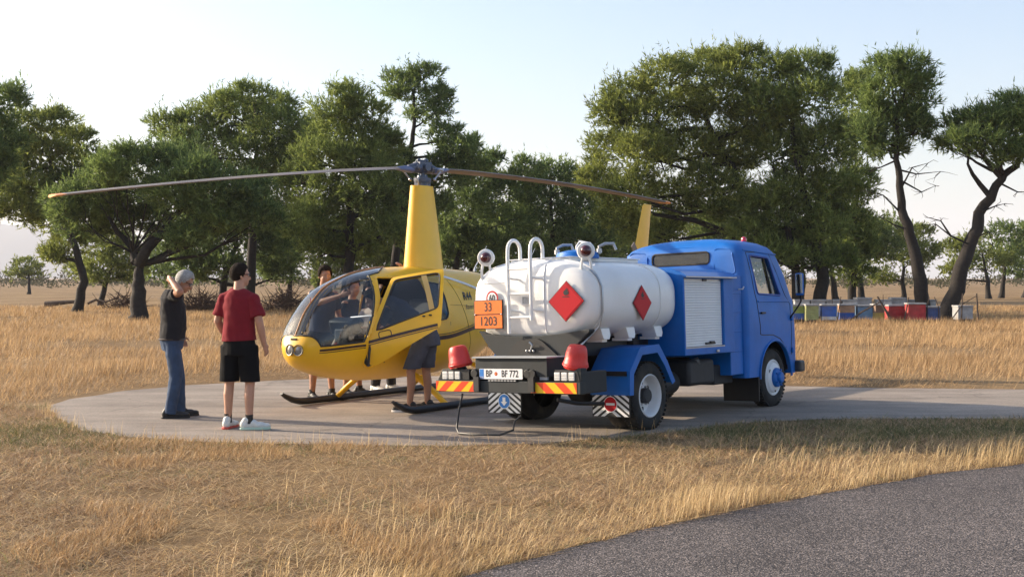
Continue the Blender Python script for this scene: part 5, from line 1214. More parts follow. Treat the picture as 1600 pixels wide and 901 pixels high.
SHOE_W = mat('shoe_white', (.66, .66, .62), .6, var=.1, vscale=20)
SOLE_W = mat('sole_white', (.70, .68, .64), .6); SOLE_R = mat('sole_red', (.55, .07, .05), .5); SOLE_G = mat('sole_green', (.50, .66, .52), .5)
SUNG = mat('sunglasses_black', (.008, .008, .008), .12, coat=.5)

def el(mb, c, r, rot=None, n=18, m=12):
    q = MB(); q.sphere((0, 0, 0), r, n, m); M_ = Matrix.Translation(c) @ (rot.to_4x4() if rot is not None else Matrix())
    mb.add([M_ @ V(p) for p in q.v], q.f)
def caps(mb, a, b, r1, r2, n=12):
    a, b = V(a), V(b); mb.cyl(a, b, r1, r2, n); el(mb, a, (r1,) * 3, None, n, 8); el(mb, b, (r2,) * 3, None, n, 8)
def spine(mb, pts, rx, ry, xax=(1, 0, 0), n=22):
    mb.tube(pts, list(rx), n, True, ry=list(ry), xax=xax)
def organic(name, mb, m, parent, vox, wr=0, seed=0, sm=4, cuts=(), wscale=9):
    o = build(name, mb, [], None, 0); md = o.modifiers.new('r', 'REMESH'); md.mode = 'VOXEL'; md.voxel_size = vox; md.adaptivity = 0
    s = o.modifiers.new('s', 'SMOOTH'); s.factor = .5; s.iterations = sm
    me = evaluated(o); drop(o)
    if wr:
        co_ = np.empty(len(me.vertices) * 3); nv_ = np.empty(len(me.vertices) * 3); me.vertices.foreach_get('co', co_); me.vertices.foreach_get('normal', nv_); co_ = co_.reshape(-1, 3); nv_ = nv_.reshape(-1, 3); ks_ = np.empty(len(co_))
        for i_, p in enumerate(co_):
            p = V(p); k = mnoise.noise(V((p.x * wscale, p.y * wscale, p.z * wscale * .55 + seed))) + .6 * mnoise.noise(V((p.x * wscale * 2.2 + p.z * 5, p.y * wscale * 2.2, p.z * wscale * 1.6 + seed * 2)))
            ks_[i_] = k * wr
        me.vertices.foreach_set('co', (co_ + nv_ * ks_[:, None]).ravel()); me.update()
    if cuts:
        bm = bmesh.new(); bm.from_mesh(me)
        for co, no in cuts:
            r = bmesh.ops.bisect_plane(bm, geom=bm.verts[:] + bm.edges[:] + bm.faces[:], plane_co=co, plane_no=no, clear_outer=True)
        bm.to_mesh(me); bm.free()
    return build(name, me, m, parent, 80, fixn=False)
def hand(mb, wr, d, pn, side, curl=.35, k=1.0):
    """wr wrist, d direction of the fingers, pn palm normal, side +1: thumb on d x pn side"""
    wr, d, pn = V(wr), V(d).normalized(), V(pn).normalized(); u = d.cross(pn).normalized() * side; pn = u.cross(d).normalized() * side
    pc = wr + d * .048 * k; Rm = Matrix((u, d, pn)).transposed(); el(mb, pc, (.041 * k, .052 * k, .016 * k), Rm, 14, 10); caps(mb, wr - d * .02, wr + d * .02, .025 * k, .026 * k)
    for i, (off, ln) in enumerate(((.030, .066), (.010, .076), (-.010, .071), (-.029, .055))):
        a = wr + d * .088 * k + u * off * k; dd = d.copy(); r = .0092 * k; c = curl * (1 + .18 * i)
        for j, f in enumerate((.45, .32, .23)):
            dd = (dd * cos(c * (.6 + .4 * j)) + pn * sin(c * (.6 + .4 * j))).normalized(); b = a + dd * ln * f * k; caps(mb, a, b, r, r * .92, 8); a = b; r *= .92
    a = wr + d * .028 * k + u * .034 * k; b = a + (d * .7 + u * .65 + pn * .25).normalized() * .040 * k; c_ = b + (d * .95 + u * .15 + pn * .35).normalized() * .032 * k
    caps(mb, a, b, .013 * k, .011 * k, 8); caps(mb, b, c_, .011 * k, .009 * k, 8)
def headm(c, yaw=0, pitch=0, roll=0):
    return Matrix.Translation(c) @ Matrix.Rotation(yaw, 4, 'Z') @ Matrix.Rotation(pitch, 4, 'X') @ Matrix.Rotation(roll, 4, 'Y')
def head(mb, H):
    rot = H.to_3x3(); P = lambda x, y, z: H @ V((x, y, z))
    el(mb, P(0, -.008, .025), (.074, .094, .092), rot); el(mb, P(0, .030, -.045), (.064, .064, .072), rot); el(mb, P(0, .062, -.090), (.030, .026, .022), rot)
    caps(mb, P(0, .088, .012), P(0, .108, -.028), .011, .015, 8); el(mb, P(0, .098, -.032), (.018, .012, .010), rot)
    el(mb, P(0, .076, .032), (.055, .018, .012), rot); el(mb, P(0, .086, -.064), (.024, .010, .007), rot); el(mb, P(0, .084, -.076), (.020, .010, .006), rot)
    for s in (1, -1): el(mb, P(s * .036, .07, -.02), (.022, .022, .020), rot); el(mb, P(s * .078, -.008, -.008), (.010, .020, .033), (rot @ Matrix.Rotation(s * .35, 3, 'Z')))
def face_bits(H, parent, glasses=False):
    for s in (1, -1):
        mb = MB(); mb.sphere(H @ V((s * .031, .083, .012)), .0115, 8, 6); build('eye', mb, SGW, parent, 60)
    if glasses:
        mb = MB(); rot = H.to_3x3()
        for s in (1, -1):
            q = [H @ V((s * (.034 + .028 * cos(a)), .098 - .012 * abs(cos(a)) * (cos(a) > 0), .012 + .021 * sin(a))) for a in [2 * pi * k / 14 for k in range(14)]]
            mb.add(q + [p - rot @ V((0, .006, 0)) for p in q], [tuple(range(14)), tuple(range(27, 13, -1))] + [(k, (k + 1) % 14, 14 + (k + 1) % 14, 14 + k) for k in range(14)])
            mb.tube([H @ V((s * .062, .086, .016)), H @ V((s * .076, .06, .016)), H @ V((s * .080, -.01, .012))], .004, 5)
        mb.tube([H @ V((-.01, .1, .016)), H @ V((.01, .1, .016))], .004, 5); build('sunglasses', mb, SUNG, parent, 30)
def hair(H, parent, m, ln=.010, sides=-.02, front=.058, seed=0, top=.012, name='hair'):
    """cap of hair: everything above a hairline that is low at the nape"""
    g = MB(); n, k = 64, 44; vs = []; keep = {}
    for i in range(k + 1):
        t = pi * i / k
        for j in range(n):
            a = 2 * pi * j / n; d = V((sin(t) * cos(a), sin(t) * sin(a), cos(t))); L = 1 + 0
            p = V((d.x * .0755, d.y * .0955, d.z * .0935)); th = ln * min(1, max(.15, (p.z + .06) / .10)) + top * max(0, d.z + .1) ** 1.2 + .004 * mnoise.noise(V((d.x * 9, d.y * 9, d.z * 9 + seed))) + .003 * mnoise.noise(V((d.x * 25, d.y * 25, d.z * 25 + seed)))
            line = .080 if d.y > .5 else (-.012 + (.092 * max(0, (d.y - .12) / .38)) if d.y > .05 else -.012 - .062 * min(1, max(0, (-d.y - .05) / .4)))
            e_ = p.z + .025 - line + .010 * mnoise.noise(V((a * 5, seed, 0))) + .006 * mnoise.noise(V((a * 17, seed, 3))); keep[i, j] = e_ > 0; th = .0015 + (th) * min(1, max(0, e_ / .045)) ** .8; vs.append(tuple(H @ (p + d * th + V((0, -.008, .025)))))
    fs = [(i * n + j, i * n + (j + 1) % n, (i + 1) * n + (j + 1) % n, (i + 1) * n + j) for i in range(k) for j in range(n) if keep[i, j] and keep[i + 1, j]]
    g.add(vs, fs); o = build(name, g, m, parent, 80, fixn=False); s = o.modifiers.new('s', 'SOLIDIFY'); s.thickness = .014; s.offset = -1; return o
def shoe(name, c, yaw, mU, mS, parent, k=1.0, label=None):
    """c: ankle ground point"""
    M_ = Matrix.Translation(c) @ Matrix.Rotation(yaw, 4, 'Z'); mb = MB()
    for p, r in (((0, -.045, .055), (.040, .050, .052)), ((0, .03, .055), (.042, .06, .050)), ((.003, .10, .042), (.047, .07, .036)), ((.002, .165, .036), (.042, .048, .028)), ((0, -.03, .095), (.040, .045, .035))):
        el(mb, M_ @ (V(p) * k), tuple(q * k for q in r), M_.to_3x3(), 14, 10)
    o = organic(name, mb, mU, parent, .008, 0, 0, 2, [((0, 0, c[2] + .018), (0, 0, -1))])
    mb = MB(); sp = [(.034, -.085), (.040, -.03), (.038, .04), (.050, .11), (.045, .175), (.02, .212), (-.015, .212), (-.040, .175), (-.045, .11), (-.036, .04), (-.040, -.03), (-.034, -.085), (0, -.10)]
    mb.prism(sp, lambda x, y: tuple(M_ @ V((x * k * 1.02, y * k, .0))), (0, 0, .026)); build('sole', mb, mS, o, 60, .005)
    if label: o['label'] = label
    return o
def legs(mb, hip, knee, ank, foot_yaw, thigh=.078, kn=.055, calf=.052, an=.036):
    hip, knee, ank = V(hip), V(knee), V(ank); caps(mb, hip, knee, thigh, kn, 14); m = knee.lerp(ank, .32); back = V((0, -.014, 0))
    caps(mb, knee, m + back, kn * .95, calf * 1.04, 14); caps(mb, m + back, ank, calf * 1.04, an, 14); d = V((-sin(foot_yaw), cos(foot_yaw), 0)); caps(mb, ank + V((0, 0, -.02)), ank + d * .14 + V((0, 0, -.055)), an * .95, .028, 10); caps(mb, ank, ank - d * .035 + V((0, 0, -.045)), an, .03, 10)
def arm(mb, sh, elb, wri, r=(.048, .040, .036, .026)):
    sh, elb, wri = V(sh), V(elb), V(wri); caps(mb, sh, elb, r[0], r[1], 12); m = elb.lerp(wri, .3); caps(mb, elb, m, r[1] * .98, r[1] * 1.0, 12); caps(mb, m, wri, r[1], r[3], 12)
def person(label, loc, rz):
    return thing('person', label, 'person', loc, rz)
def socks(ank, m, parent, h=.07):
    mb = MB(); mb.tube([V(ank) + V((0, 0, -.03)), V(ank) + V((0, 0, h * .5)), V(ank) + V((0, -.002, h))], [.042, .040, .043], 14); build('sock', mb, m, parent, 60)

# --- man in red, back to the camera, looking right
p1 = person('young man in red t-shirt and black shorts with his back turned to us', (-2.98, 13.42, .010), R(-14))
S = 1.012; q = lambda *t: V(t) * S
mb = MB(); H = headm(q(.005, .02, 1.655), R(-48), R(-3)); head(mb, H); caps(mb, q(0, -.012, 1.46), q(.004, .008, 1.63), .062, .055, 16)
spine(mb, [q(0, 0, .88), q(0, -.005, 1.0), q(0, 0, 1.12), q(0, .0, 1.30), q(0, -.01, 1.42), q(0, -.015, 1.50)], [.165, .165, .148, .168, .165, .07], [.12, .115, .10, .12, .105, .06])
for s, e, w_ in ((1, (.250, -.03, 1.160), (.272, .045, .915)), (-1, (-.246, -.015, 1.165), (-.225, .13, .98))):
    arm(mb, q(s * .178, -.01, 1.405), q(*e), q(*w_), (.052, .043, .040, .029)); dvec = V(w_) - V(e); hand(mb, q(*w_), dvec + V((0, .06, 0)), V((-s, .2, 0)), s, .32)
A1 = [(.125, -.01, .095), (-.145, .03, .095)]
legs(mb, q(.10, 0, .90), q(.118, .02, .50), q(*A1[0]), R(-62)); legs(mb, q(-.10, 0, .90), q(-.128, .03, .50), q(*A1[1]), R(4))
b1 = organic('body', mb, SKIN, p1, .0075, 0, 0, 3)
mb = MB(); spine(mb, [q(0, .0, .945), q(0, 0, 1.05), q(0, 0, 1.18), q(0, .002, 1.32), q(0, -.008, 1.42), q(0, -.012, 1.475), q(0, -.014, 1.505)], [.196, .190, .182, .188, .172, .122, .078], [.155, .148, .138, .142, .122, .095, .072])
for s, e in ((1, (.250, -.03, 1.160)), (-1, (-.246, -.015, 1.165))):
    a, b_ = q(s * .158, -.01, 1.408), q(*e); a = q(s * .178, -.01, 1.402); mb.cyl(a, a.lerp(b_, .78), .064, .085, 16); el(mb, a, (.064, .072, .064)); caps(mb, q(s * .06, -.012, 1.470), a + V((0, 0, .008)), .05, .052, 12)
organic('t_shirt', mb, TSH_R, p1, .010, .014, 3, 5, [(q(0, 0, .955), V((.05, 0, -1)))], 8)
mb = MB(); spine(mb, [q(0, 0, .80), q(0, 0, .90), q(0, 0, 1.0)], [.185, .188, .172], [.145, .142, .125])
for s in (1, -1):
    k = q(s * (.118 if s > 0 else .128), .025, .50); mb.cyl(q(s * .098, 0, .90), k, .112, .108, 18); 
organic('shorts', mb, SH_K, p1, .010, .007, 5, 2, [(q(0, 0, .515), V((0, 0, -1)))])
mb = MB(); mb.tube([q(.076 * cos(a), -.014 + .068 * sin(a), 1.492 + .01 * sin(a)) for a in [2 * pi * k / 20 for k in range(21)]], .010, 6); build('collar', mb, TSH_R, p1, 60)
hair(H, p1, HAIRD, .001, seed=1, top=.008); face_bits(H, p1, True)
socks(q(*A1[0]), SHOE_K, p1); socks(q(*A1[1]), SHOE_K, p1)
shoe('shoe', q(A1[0][0], A1[0][1], 0), R(-62), SHOE_W, SOLE_G, p1, 1.08, 'white running shoe with pale green sole'); shoe('shoe', q(A1[1][0], A1[1][1], 0), R(4), SHOE_W, SOLE_R, p1, 1.08, 'white running shoe with red heel sole')

# --- man in black, seen from his right side, hand behind the head
p2 = person('grey haired man in black t-shirt and blue jeans with one hand behind his bowed head', (-4.03, 14.55, .010), R(-72))
S = 1.0
mb = MB(); H = headm(q(.0, .145, 1.60), R(-10), R(-32)); head(mb, H); caps(mb, q(0, .025, 1.45), q(0, .11, 1.57), .062, .056, 16)
spine(mb, [q(0, 0, .86), q(0, .0, 1.0), q(0, .02, 1.12), q(0, .01, 1.30), q(0, -.005, 1.42), q(0, .005, 1.50)], [.16, .16, .155, .17, .18, .08], [.12, .125, .135, .125, .105, .06])
el2, wr2 = (.43, .07, 1.49), (.215, -.02, 1.635)
arm(mb, q(.19, .02, 1.45), q(*el2), q(*wr2), (.056, .047, .044, .031)); hand(mb, q(*wr2), V((-.75, -.28, .10)), V((-.15, .9, -.1)), 1, .45)
arm(mb, q(-.19, .03, 1.43), q(-.25, .02, 1.17), q(-.235, .12, .95)); hand(mb, q(-.235, .12, .95), V((.1, .3, -.8)), V((.9, 0, 0)), -1, .5)
A2 = [(.10, -.02, .085), (-.10, .10, .085)]
legs(mb, q(.095, 0, .90), q(.10, .045, .49), q(*A2[0]), 0); legs(mb, q(-.095, 0, .90), q(-.10, .08, .49), q(*A2[1]), R(8))
organic('body', mb, SKIND, p2, .0075, 0, 0, 3)
mb = MB(); spine(mb, [q(0, .01, .90), q(0, .015, 1.0), q(0, .025, 1.12), q(0, .012, 1.30), q(0, -.005, 1.42), q(0, .0, 1.475), q(0, .005, 1.51)], [.182, .180, .176, .184, .182, .13, .085], [.142, .150, .156, .146, .126, .095, .075])
a, b_ = q(.165, .015, 1.445), q(*el2); a = q(.188, .02, 1.445); mb.cyl(a, a.lerp(b_, .56), .070, .080, 16); el(mb, a, (.070, .072, .070))
a, b_ = q(-.16, .02, 1.41), q(-.25, .02, 1.17); a = q(-.188, .03, 1.425); mb.cyl(a, a.lerp(b_, .78), .068, .082, 16); el(mb, a, (.068, .070, .068))
organic('t_shirt', mb, TSH_K, p2, .010, .012, 7, 5, [(q(0, 0, .915), V((0, 0, -1)))])
mb = MB(); spine(mb, [q(0, .008, .80), q(0, .002, .90), q(0, .006, 1.0)], [.165, .174, .164], [.122, .136, .132])
for (h, k, a) in ((q(.095, 0, .90), q(.10, .045, .49), q(*A2[0])), (q(-.095, 0, .90), q(-.10, .08, .49), q(*A2[1]))):
    mb.tube([h, h.lerp(k, .4), k, k.lerp(a, .6), a + V((0, 0, -.03))], [.084, .090, .078, .070, .072], 18)
organic('jeans', mb, JEAN, p2, .010, .008, 9, 2, [(q(0, 0, .05), V((0, 0, -1)))], 11)
mb = MB(); mb.tube([q(.135 * cos(a) * 1.24, .005 + .138 * sin(a), .93) for a in [2 * pi * k / 24 for k in range(25)]], .012, 6, ry=.022); build('belt', mb, mat('belt_leather', (.03, .018, .012), .5), p2, 60)
mb = MB(); mb.tube([q(.078 * cos(a), .004 + .07 * sin(a), 1.497) for a in [2 * pi * k / 20 for k in range(21)]], .010, 6); build('collar', mb, TSH_K, p2, 60)
hair(H, p2, HAIRG, .006, seed=4, top=.009); face_bits(H, p2, True)
shoe('shoe', q(A2[0][0], A2[0][1], 0), R(0), SHOE_K, SHOE_K, p2, 1.06); shoe('shoe', q(A2[1][0], A2[1][1], 0), R(8), SHOE_K, SHOE_K, p2, 1.06)

# --- man leaning in through the open near door
def lw(a, b, z): 
    c, s = cos(HA), sin(HA); return V((HM[0] + a * c - b * s, HM[1] + a * s + b * c, z))
f3_ = lw(1.0, .78, .010)
p3 = person('man in navy shorts bending into the cabin behind the open door, only his legs showing', f3_, HA - pi + R(22))
# local frame: y = forward (into the cabin), x right
mb = MB(); A3 = [(.13, -.05, .09), (-.13, .10, .09)]
legs(mb, q(.10, -.08, .90), q(.135, -.03, .49), q(*A3[0]), R(-10)); legs(mb, q(-.10, -.06, .90), q(-.155, .08, .50), q(*A3[1]), R(12))
spine(mb, [q(0, -.10, .85), q(0, -.06, .98), q(0, .10, 1.13), q(0, .30, 1.26), q(0, .45, 1.34)], [.16, .165, .15, .17, .10], [.125, .125, .11, .12, .08])
H = headm(q(0, .62, 1.37), R(25), R(-35)); head(mb, H); caps(mb, q(0, .45, 1.33), q(0, .58, 1.37), .06, .055)
arm(mb, q(.18, .38, 1.26), q(.22, .52, 1.02), q(.12, .72, .93)); hand(mb, q(.12, .72, .93), V((-.2, .7, -.2)), V((0, 0, -1)), 1, .5)
arm(mb, q(-.18, .38, 1.26), q(-.25, .50, 1.02), q(-.12, .70, .95)); hand(mb, q(-.12, .70, .95), V((.2, .7, -.2)), V((0, 0, -1)), -1, .5)
organic('body', mb, SKIND, p3, .009, 0, 0, 3)
mb = MB(); spine(mb, [q(0, -.02, .98), q(0, .10, 1.12), q(0, .28, 1.25), q(0, .42, 1.33), q(0, .48, 1.35)], [.175, .175, .188, .15, .08], [.135, .13, .138, .11, .07])
for s, e in ((1, (.22, .52, 1.02)), (-1, (-.25, .50, 1.02))):
    a, b_ = q(s * .16, .36, 1.26), q(*e); mb.cyl(a, a.lerp(b_, .7), .075, .075, 16)
organic('t_shirt', mb, TSH_N, p3, .012, .008, 3, 2)
mb = MB(); spine(mb, [q(0, -.10, .80), q(0, -.085, .90), q(0, -.04, 1.02)], [.18, .185, .172], [.148, .148, .138])
mb.cyl(q(.10, -.08, .90), q(.135, -.03, .49), .115, .105, 18); mb.cyl(q(-.10, -.06, .90), q(-.155, .08, .50), .115, .105, 18)
organic('shorts', mb, SH_N, p3, .011, .009, 2, 2, [(q(0, 0, .535), V((0, 0, -1)))])
hair(H, p3, HAIRD, .006, seed=6)
shoe('shoe', q(A3[0][0], A3[0][1], 0), R(-10), SHOE_K, SOLE_W, p3, 1.05); shoe('shoe', q(A3[1][0], A3[1][1], 0), R(12), SHOE_K, SOLE_W, p3, 1.05)

# --- people on the far side of the helicopter
def bystander(label, foot, rz, shirt, short, bottom, sock, reach=None, S_=1.0, seed=0, jeans=False, gap=.11, hairm=HAIRD, lean=0.0, sole=None):
    global S; S = S_
    p = person(label, (foot.x, foot.y, .010), rz)
    mb = MB(); H = headm(q(0, .03 + lean, 1.675), R(-20), R(-8)); head(mb, H); caps(mb, q(0, lean * .8, 1.46), q(0, .02 + lean, 1.62), .06, .054)
    spine(mb, [q(0, 0, .88), q(0, 0, 1.0), q(0, lean * .4, 1.14), q(0, lean * .7, 1.32), q(0, lean * .8, 1.44), q(0, lean * .8, 1.50)], [.16, .16, .15, .17, .17, .08], [.12, .115, .105, .12, .10, .06])
    es, ws = {}, {}
    for s in (1, -1):
        e, w_ = (s * .26, -.01 + lean * .6, 1.16), (s * .24, .10 + lean * .5, .94)
        if reach and reach[0] == s: e, w_ = reach[1], reach[2]
        es[s] = e; arm(mb, q(s * .19, lean * .8, 1.43), q(*e), q(*w_), (.052, .042, .039, .028)); hand(mb, q(*w_), V(w_) - V(e), V((-s, .1, 0)), s, .45)
    an = [(gap, -.03, .09), (-gap, .06, .09)]
    for s, a in zip((1, -1), an): legs(mb, q(s * .097, 0, .90), q(s * (gap + .0), .03, .49), q(*a), R(-8 * s))
    organic('body', mb, SKIND, p, .0125, 0, 0, 2)
    mb = MB(); spine(mb, [q(0, 0, .93), q(0, lean * .3, 1.08), q(0, lean * .7, 1.32), q(0, lean * .8, 1.43), q(0, lean * .8, 1.505)], [.182, .178, .19, .19, .08], [.14, .135, .14, .12, .07])
    for s in (1, -1):
        a, b_ = q(s * .165, lean * .8, 1.43), q(*es[s]); mb.cyl(a, a.lerp(b_, .75), .074, .076, 14)
    organic('t_shirt', mb, shirt, p, .012, .008, seed, 2)
    mb = MB(); spine(mb, [q(0, 0, .80), q(0, 0, .90), q(0, 0, 1.0)], [.175, .18, .165], [.14, .138, .125])
    for s, a in zip((1, -1), an): 
        mb.cyl(q(s * .098, 0, .90), q(s * gap, .03, .49), .108, .10, 16)
        if jeans: mb.cyl(q(s * gap, .03, .50), q(*a), .085, .07, 14)
    organic('shorts' if not jeans else 'trousers', mb, bottom, p, .012, .006, seed, 2, [] if jeans else [(q(0, 0, .53), V((0, 0, -1)))])
    hair(H, p, hairm, .006, seed=seed)
    for s, a in zip((1, -1), an):
        socks(q(*a), sock, p, .06); shoe('shoe', q(a[0], a[1], 0), R(-8 * s), short, sole or short, p, 1.06)
    return p
bystander('dark haired man behind the windshield reaching an arm into the cabin', lw(.66, -1.22, 0), HA + R(-12), TSH_N, SHOE_K, SH_K, SHOE_K, (1, (.24, .28, 1.32), (.12, .62, 1.42)), 1.0, 2, gap=.13, lean=.05)
bystander('second man beyond the helicopter, only his bare shins and dark shoes showing under it', lw(.02, -1.25, 0), HA + R(8), TSH_K, SHOE_K, SH_K, SHOE_K, None, .90, 3, gap=.13)
bystander('third man beyond the helicopter in white trainers and dark trousers, hidden behind the cabin', lw(-.75, -1.35, 0), HA + R(-5), TSH_N, SHOE_W, mat('trousers_dark', (.02, .02, .024), .85, var=.2), SHOE_W, (-1, (-.34, .22, 1.62), (-.10, .30, 1.80)), 1.0, 4, jeans=True, gap=.12)
# --- pilot in the far front seat
S = 1.0
p7 = person('pilot in pale shirt and dark headset sitting in the far front seat of the helicopter', lw(.62, -.29, .010), HA - pi / 2)
mb = MB(); H = headm(q(0, .10, 1.47), R(35), R(-12)); head(mb, H); caps(mb, q(0, .0, 1.26), q(0, .07, 1.42), .06, .055)
spine(mb, [q(0, .05, .80), q(0, -.0, .92), q(0, -.03, 1.10), q(0, -.02, 1.22), q(0, -.005, 1.29)], [.17, .165, .17, .175, .08], [.13, .125, .125, .105, .06])
for s in (1, -1):
    hp, kn, an = q(s * .10, .06, .86), q(s * .13, .50, .94), q(s * .13, .70, .62); caps(mb, hp, kn, .078, .056); caps(mb, kn, an, .054, .038); caps(mb, an, an + V((0, .12, -.03)), .036, .028)
    e, w_ = (s * .25, .10, 1.0), (s * .12, .36, 1.0); arm(mb, q(s * .19, -.01, 1.20), q(*e), q(*w_)); hand(mb, q(*w_), V((-s * .3, .8, -.1)), V((0, .1, -1)), s, .6)
organic('body', mb, SKIN, p7, .0095, 0, 0, 3)
mb = MB(); spine(mb, [q(0, .03, .84), q(0, -.0, .95), q(0, -.03, 1.10), q(0, -.02, 1.22), q(0, -.005, 1.285)], [.188, .185, .19, .19, .085], [.15, .145, .145, .125, .07])
for s in (1, -1):
    a, b_ = q(s * .165, -.01, 1.20), q(s * .25, .10, 1.0); mb.cyl(a, b_, .074, .066, 14); mb.cyl(b_, b_.lerp(q(s * .12, .36, 1.0), .6), .064, .052, 14)
organic('shirt', mb, TSH_B, p7, .012, .009, 3, 2)
mb = MB(); spine(mb, [q(0, .02, .78), q(0, .04, .90)], [.175, .175], [.14, .14])
for s in (1, -1): mb.tube([q(s * .10, .04, .86), q(s * .13, .50, .94), q(s * .13, .70, .64)], [.098, .078, .062], 14)
organic('trousers', mb, mat('trousers_tan', (.24, .20, .16), .85, var=.2), p7, .012, .006, 3, 2)
hair(H, p7, HAIRD, .006, seed=8)
for s in (1, -1):
    mb = MB(); c = H @ V((s * .088, -.008, -.005)); ax = H.to_3x3() @ V((s, 0, 0)); mb.lathe([(.02, -.015), (.042, -.012), (.044, .012), (.03, .024), (0, .026)], c, ax, 16); build('headset_cup', mb, BLK, p7, 40)
mb = MB(); mb.tube([H @ V((.094 * cos(a), -.008, .025 + .112 * sin(a))) for a in [pi * k / 14 for k in range(15)]], .009, 6, ry=.014); build('headset_band', mb, BLK, p7, 60)

# ================================================================== HIVES AND STICKS
GRYL = mat('hive_lid_metal', (.36, .36, .36), .5, metal=.3, var=.3, vscale=6, dirt=.3)
def hcol(n, c): return mat('hive_' + n, tuple(k * .92 + .02 for k in c), .8, var=.25, vscale=5, dirt=.55)
HC = {'green': (.22, .30, .07), 'olive': (.30, .33, .12), 'blue': (.02, .10, .40), 'tan': (.42, .24, .13), 'sky': (.13, .26, .42), 'yellow': (.42, .30, .06), 'brown': (.20, .11, .07), 'red': (.40, .02, .025), 'white': (.55, .55, .54), 'grey': (.36, .37, .38), 'navy': (.03, .07, .22)}
def hive(label, px, py, D, w, h1, h2, c1, c2, slot=None, grp='beehives in the front row'):
    b = at(px, py, D); b.z = 0; o = thing('beehive', label, 'beehive', b, R(random.uniform(-7, 7)), grp)
    mb = MB(); mb.box((0, 0, .06), (w * .9, .44, .12)); build('stand', mb, mat('hive_stand', (.10, .08, .06), .9), o)
    mb = MB(); mb.box((0, 0, .12 + h1 / 2), (w, .50, h1)); build('brood_box', mb, hcol(c1, HC[c1]), o, 0, .008)
    if h2: mb = MB(); mb.box((0, 0, .123 + h1 + h2 / 2), (w * .985, .49, h2)); build('super_box', mb, hcol(c2, HC[c2]), o, 0, .008)
    mb = MB(); mb.box((0, 0, .126 + h1 + h2 + .03), (w * 1.06, .55, .06)); build('lid', mb, GRYL, o, 0, .006)
    mb = MB(); mb.box((0, -.29, .135), (w * .7, .09, .02)); build('landing_board', mb, mat('hive_stand', (.10, .08, .06), .9), o)
    return o
hv = [('blue hive with a green upper box at the left end of the front row', 1245, .46, .26, .26, 'blue', 'green'), ('yellow olive hive second in the front row, partly behind dry stalks', 1267, .46, .26, .26, 'olive', 'olive'),
      ('blue hive with a white band low on its front, third in the front row', 1294, .52, .14, .38, 'white', 'blue'), ('hive with a tan box over a bright blue box', 1322, .54, .28, .26, 'blue', 'tan'),
      ('pale blue hive in the middle of the front row behind crossed sticks', 1350, .54, .46, 0, 'sky', 'sky'), ('narrow brown and yellow hive between the pale blue and the red hives', 1371, .34, .26, .26, 'yellow', 'brown'),
      ('red hive left of its twin in the front row', 1397, .62, .50, 0, 'red', 'red'), ('bright red hive at the right of the front row beside the blue hive', 1430, .62, .54, 0, 'red', 'red'), ('dark blue hive beside the foot of the leaning pine', 1456, .44, .48, 0, 'navy', 'navy')]
for lb, px, w_, h1, h2, c1, c2 in hv: hive(lb, px, 503, 45.5 + random.uniform(-.8, .5), w_, h1 * random.uniform(.92, 1.08), h2, c1, c2)
hive('weathered grey hive standing alone right of the leaning pine', 1504, 503, 45.5, .56, .46, .0, 'grey', 'grey')
bk = [(1252, 'white'), (1276, 'grey'), (1300, 'grey'), (1326, 'white'), (1348, 'grey'), (1380, 'white'), (1402, 'grey'), (1424, 'grey'), (1448, 'white')]
nmz = ['behind the green and blue hive', 'behind the olive hive', 'behind the blue and white hive', 'behind the tan and blue hive', 'behind the pale blue hive', 'behind the narrow brown hive', 'behind the left red hive', 'behind the right red hive', 'behind the dark blue hive']
for (px, c), n_ in zip(bk, nmz): hive('pale %s hive in the back row %s' % (c, n_), px, 495, 48.6, .58, .36, .34 if px in (1348, 1402) else .26, c, c, grp='beehives in the back row')
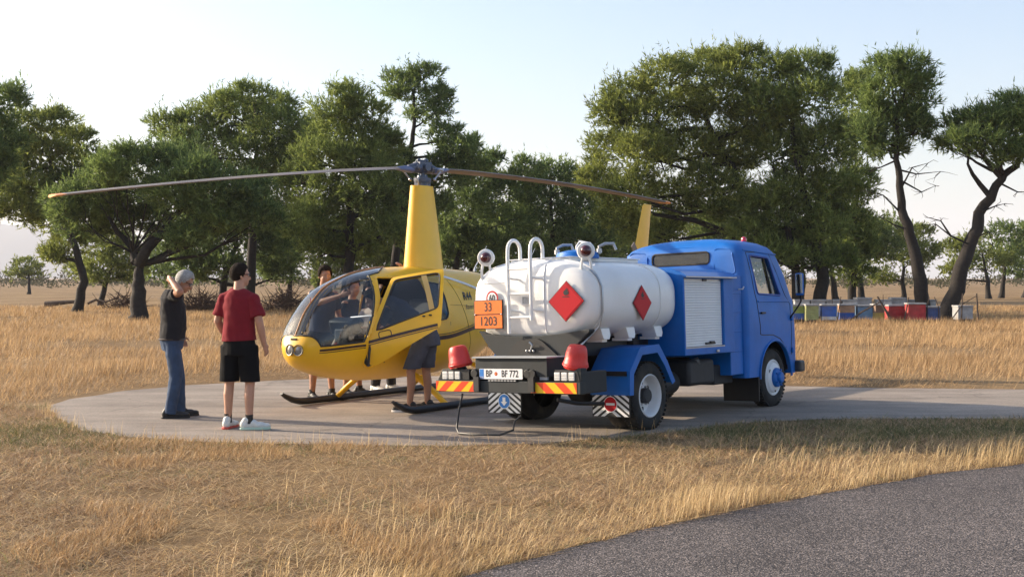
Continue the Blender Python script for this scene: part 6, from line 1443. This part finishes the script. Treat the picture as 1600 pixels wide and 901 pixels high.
STK = mat('stick_grey', (.09, .065, .05), .9, var=.4)
def stick(label, pts, r, D, name='fence_stick'):
    L = [at(x, y, D) for x, y in pts]; b = L[0].copy(); b.z = 0; L = [p - b for p in L]; L[0].z = min(L[0].z, .0); mb = MB(); mb.tube(L, [r * (1 - .4 * i / (len(L) - 1)) for i in range(len(L))], 6)
    o = build(name, mb, STK, None, 50); o.location = b; return tag(o, label, 'stick', 'sticks fencing the hives')
sk_ = [('thin stick leaning right in front of the tan and blue hive', [(1308, 488), (1314, 463)], .025), ('long dark stick slanting up right across the pale blue hive', [(1320, 507), (1345, 488), (1374, 472)], .05), ('forked stick leaning left before the left red hive', [(1398, 510), (1384, 485), (1371, 463)], .05),
       ('upright thin stick between the two red hives', [(1412, 498), (1420, 464)], .03), ('pale stick leaning right at the right red hive', [(1443, 505), (1452, 464)], .022), ('curved pale stick before the dark blue hive', [(1468, 500), (1466, 478), (1460, 464)], .022),
       ('upright stick behind the lone grey hive', [(1502, 485), (1504, 458)], .03), ('tall right end stick of the hive fence', [(1529, 504), (1527, 480), (1526, 458)], .04), ('thin rail slanting up to the right end stick', [(1482, 492), (1505, 474), (1526, 462)], .022),
       ('thin stick behind the white back row hives', [(1301, 466), (1300, 456)], .02), ('short stick behind the left red hive', [(1379, 470), (1380, 460)], .02)]
for lb, pts, r in sk_: stick(lb, pts, r, 44.6 if pts[0][1] > 484 else 47.6)

# ------------------------------------------------------------------ haze
def haze():
    hb = MB(); hb.box((0, 900, 192), (13600, 15000, 396))
    m = bpy.data.materials.new('haze_air'); m.use_nodes = True; N, L = m.node_tree.nodes, m.node_tree.links
    N.remove(N['Principled BSDF'])
    v = N.new('ShaderNodeVolumePrincipled'); v.inputs['Color'].default_value = (.84, .88, .98, 1); v.inputs['Density'].default_value =   .00017; v.inputs['Anisotropy'].default_value = .1
    L.new(v.outputs[0], N['Material Output'].inputs['Volume'])
    tag(build('haze', hb, m, None, 0), 'thin pale summer haze over the field', kind='stuff')
haze()
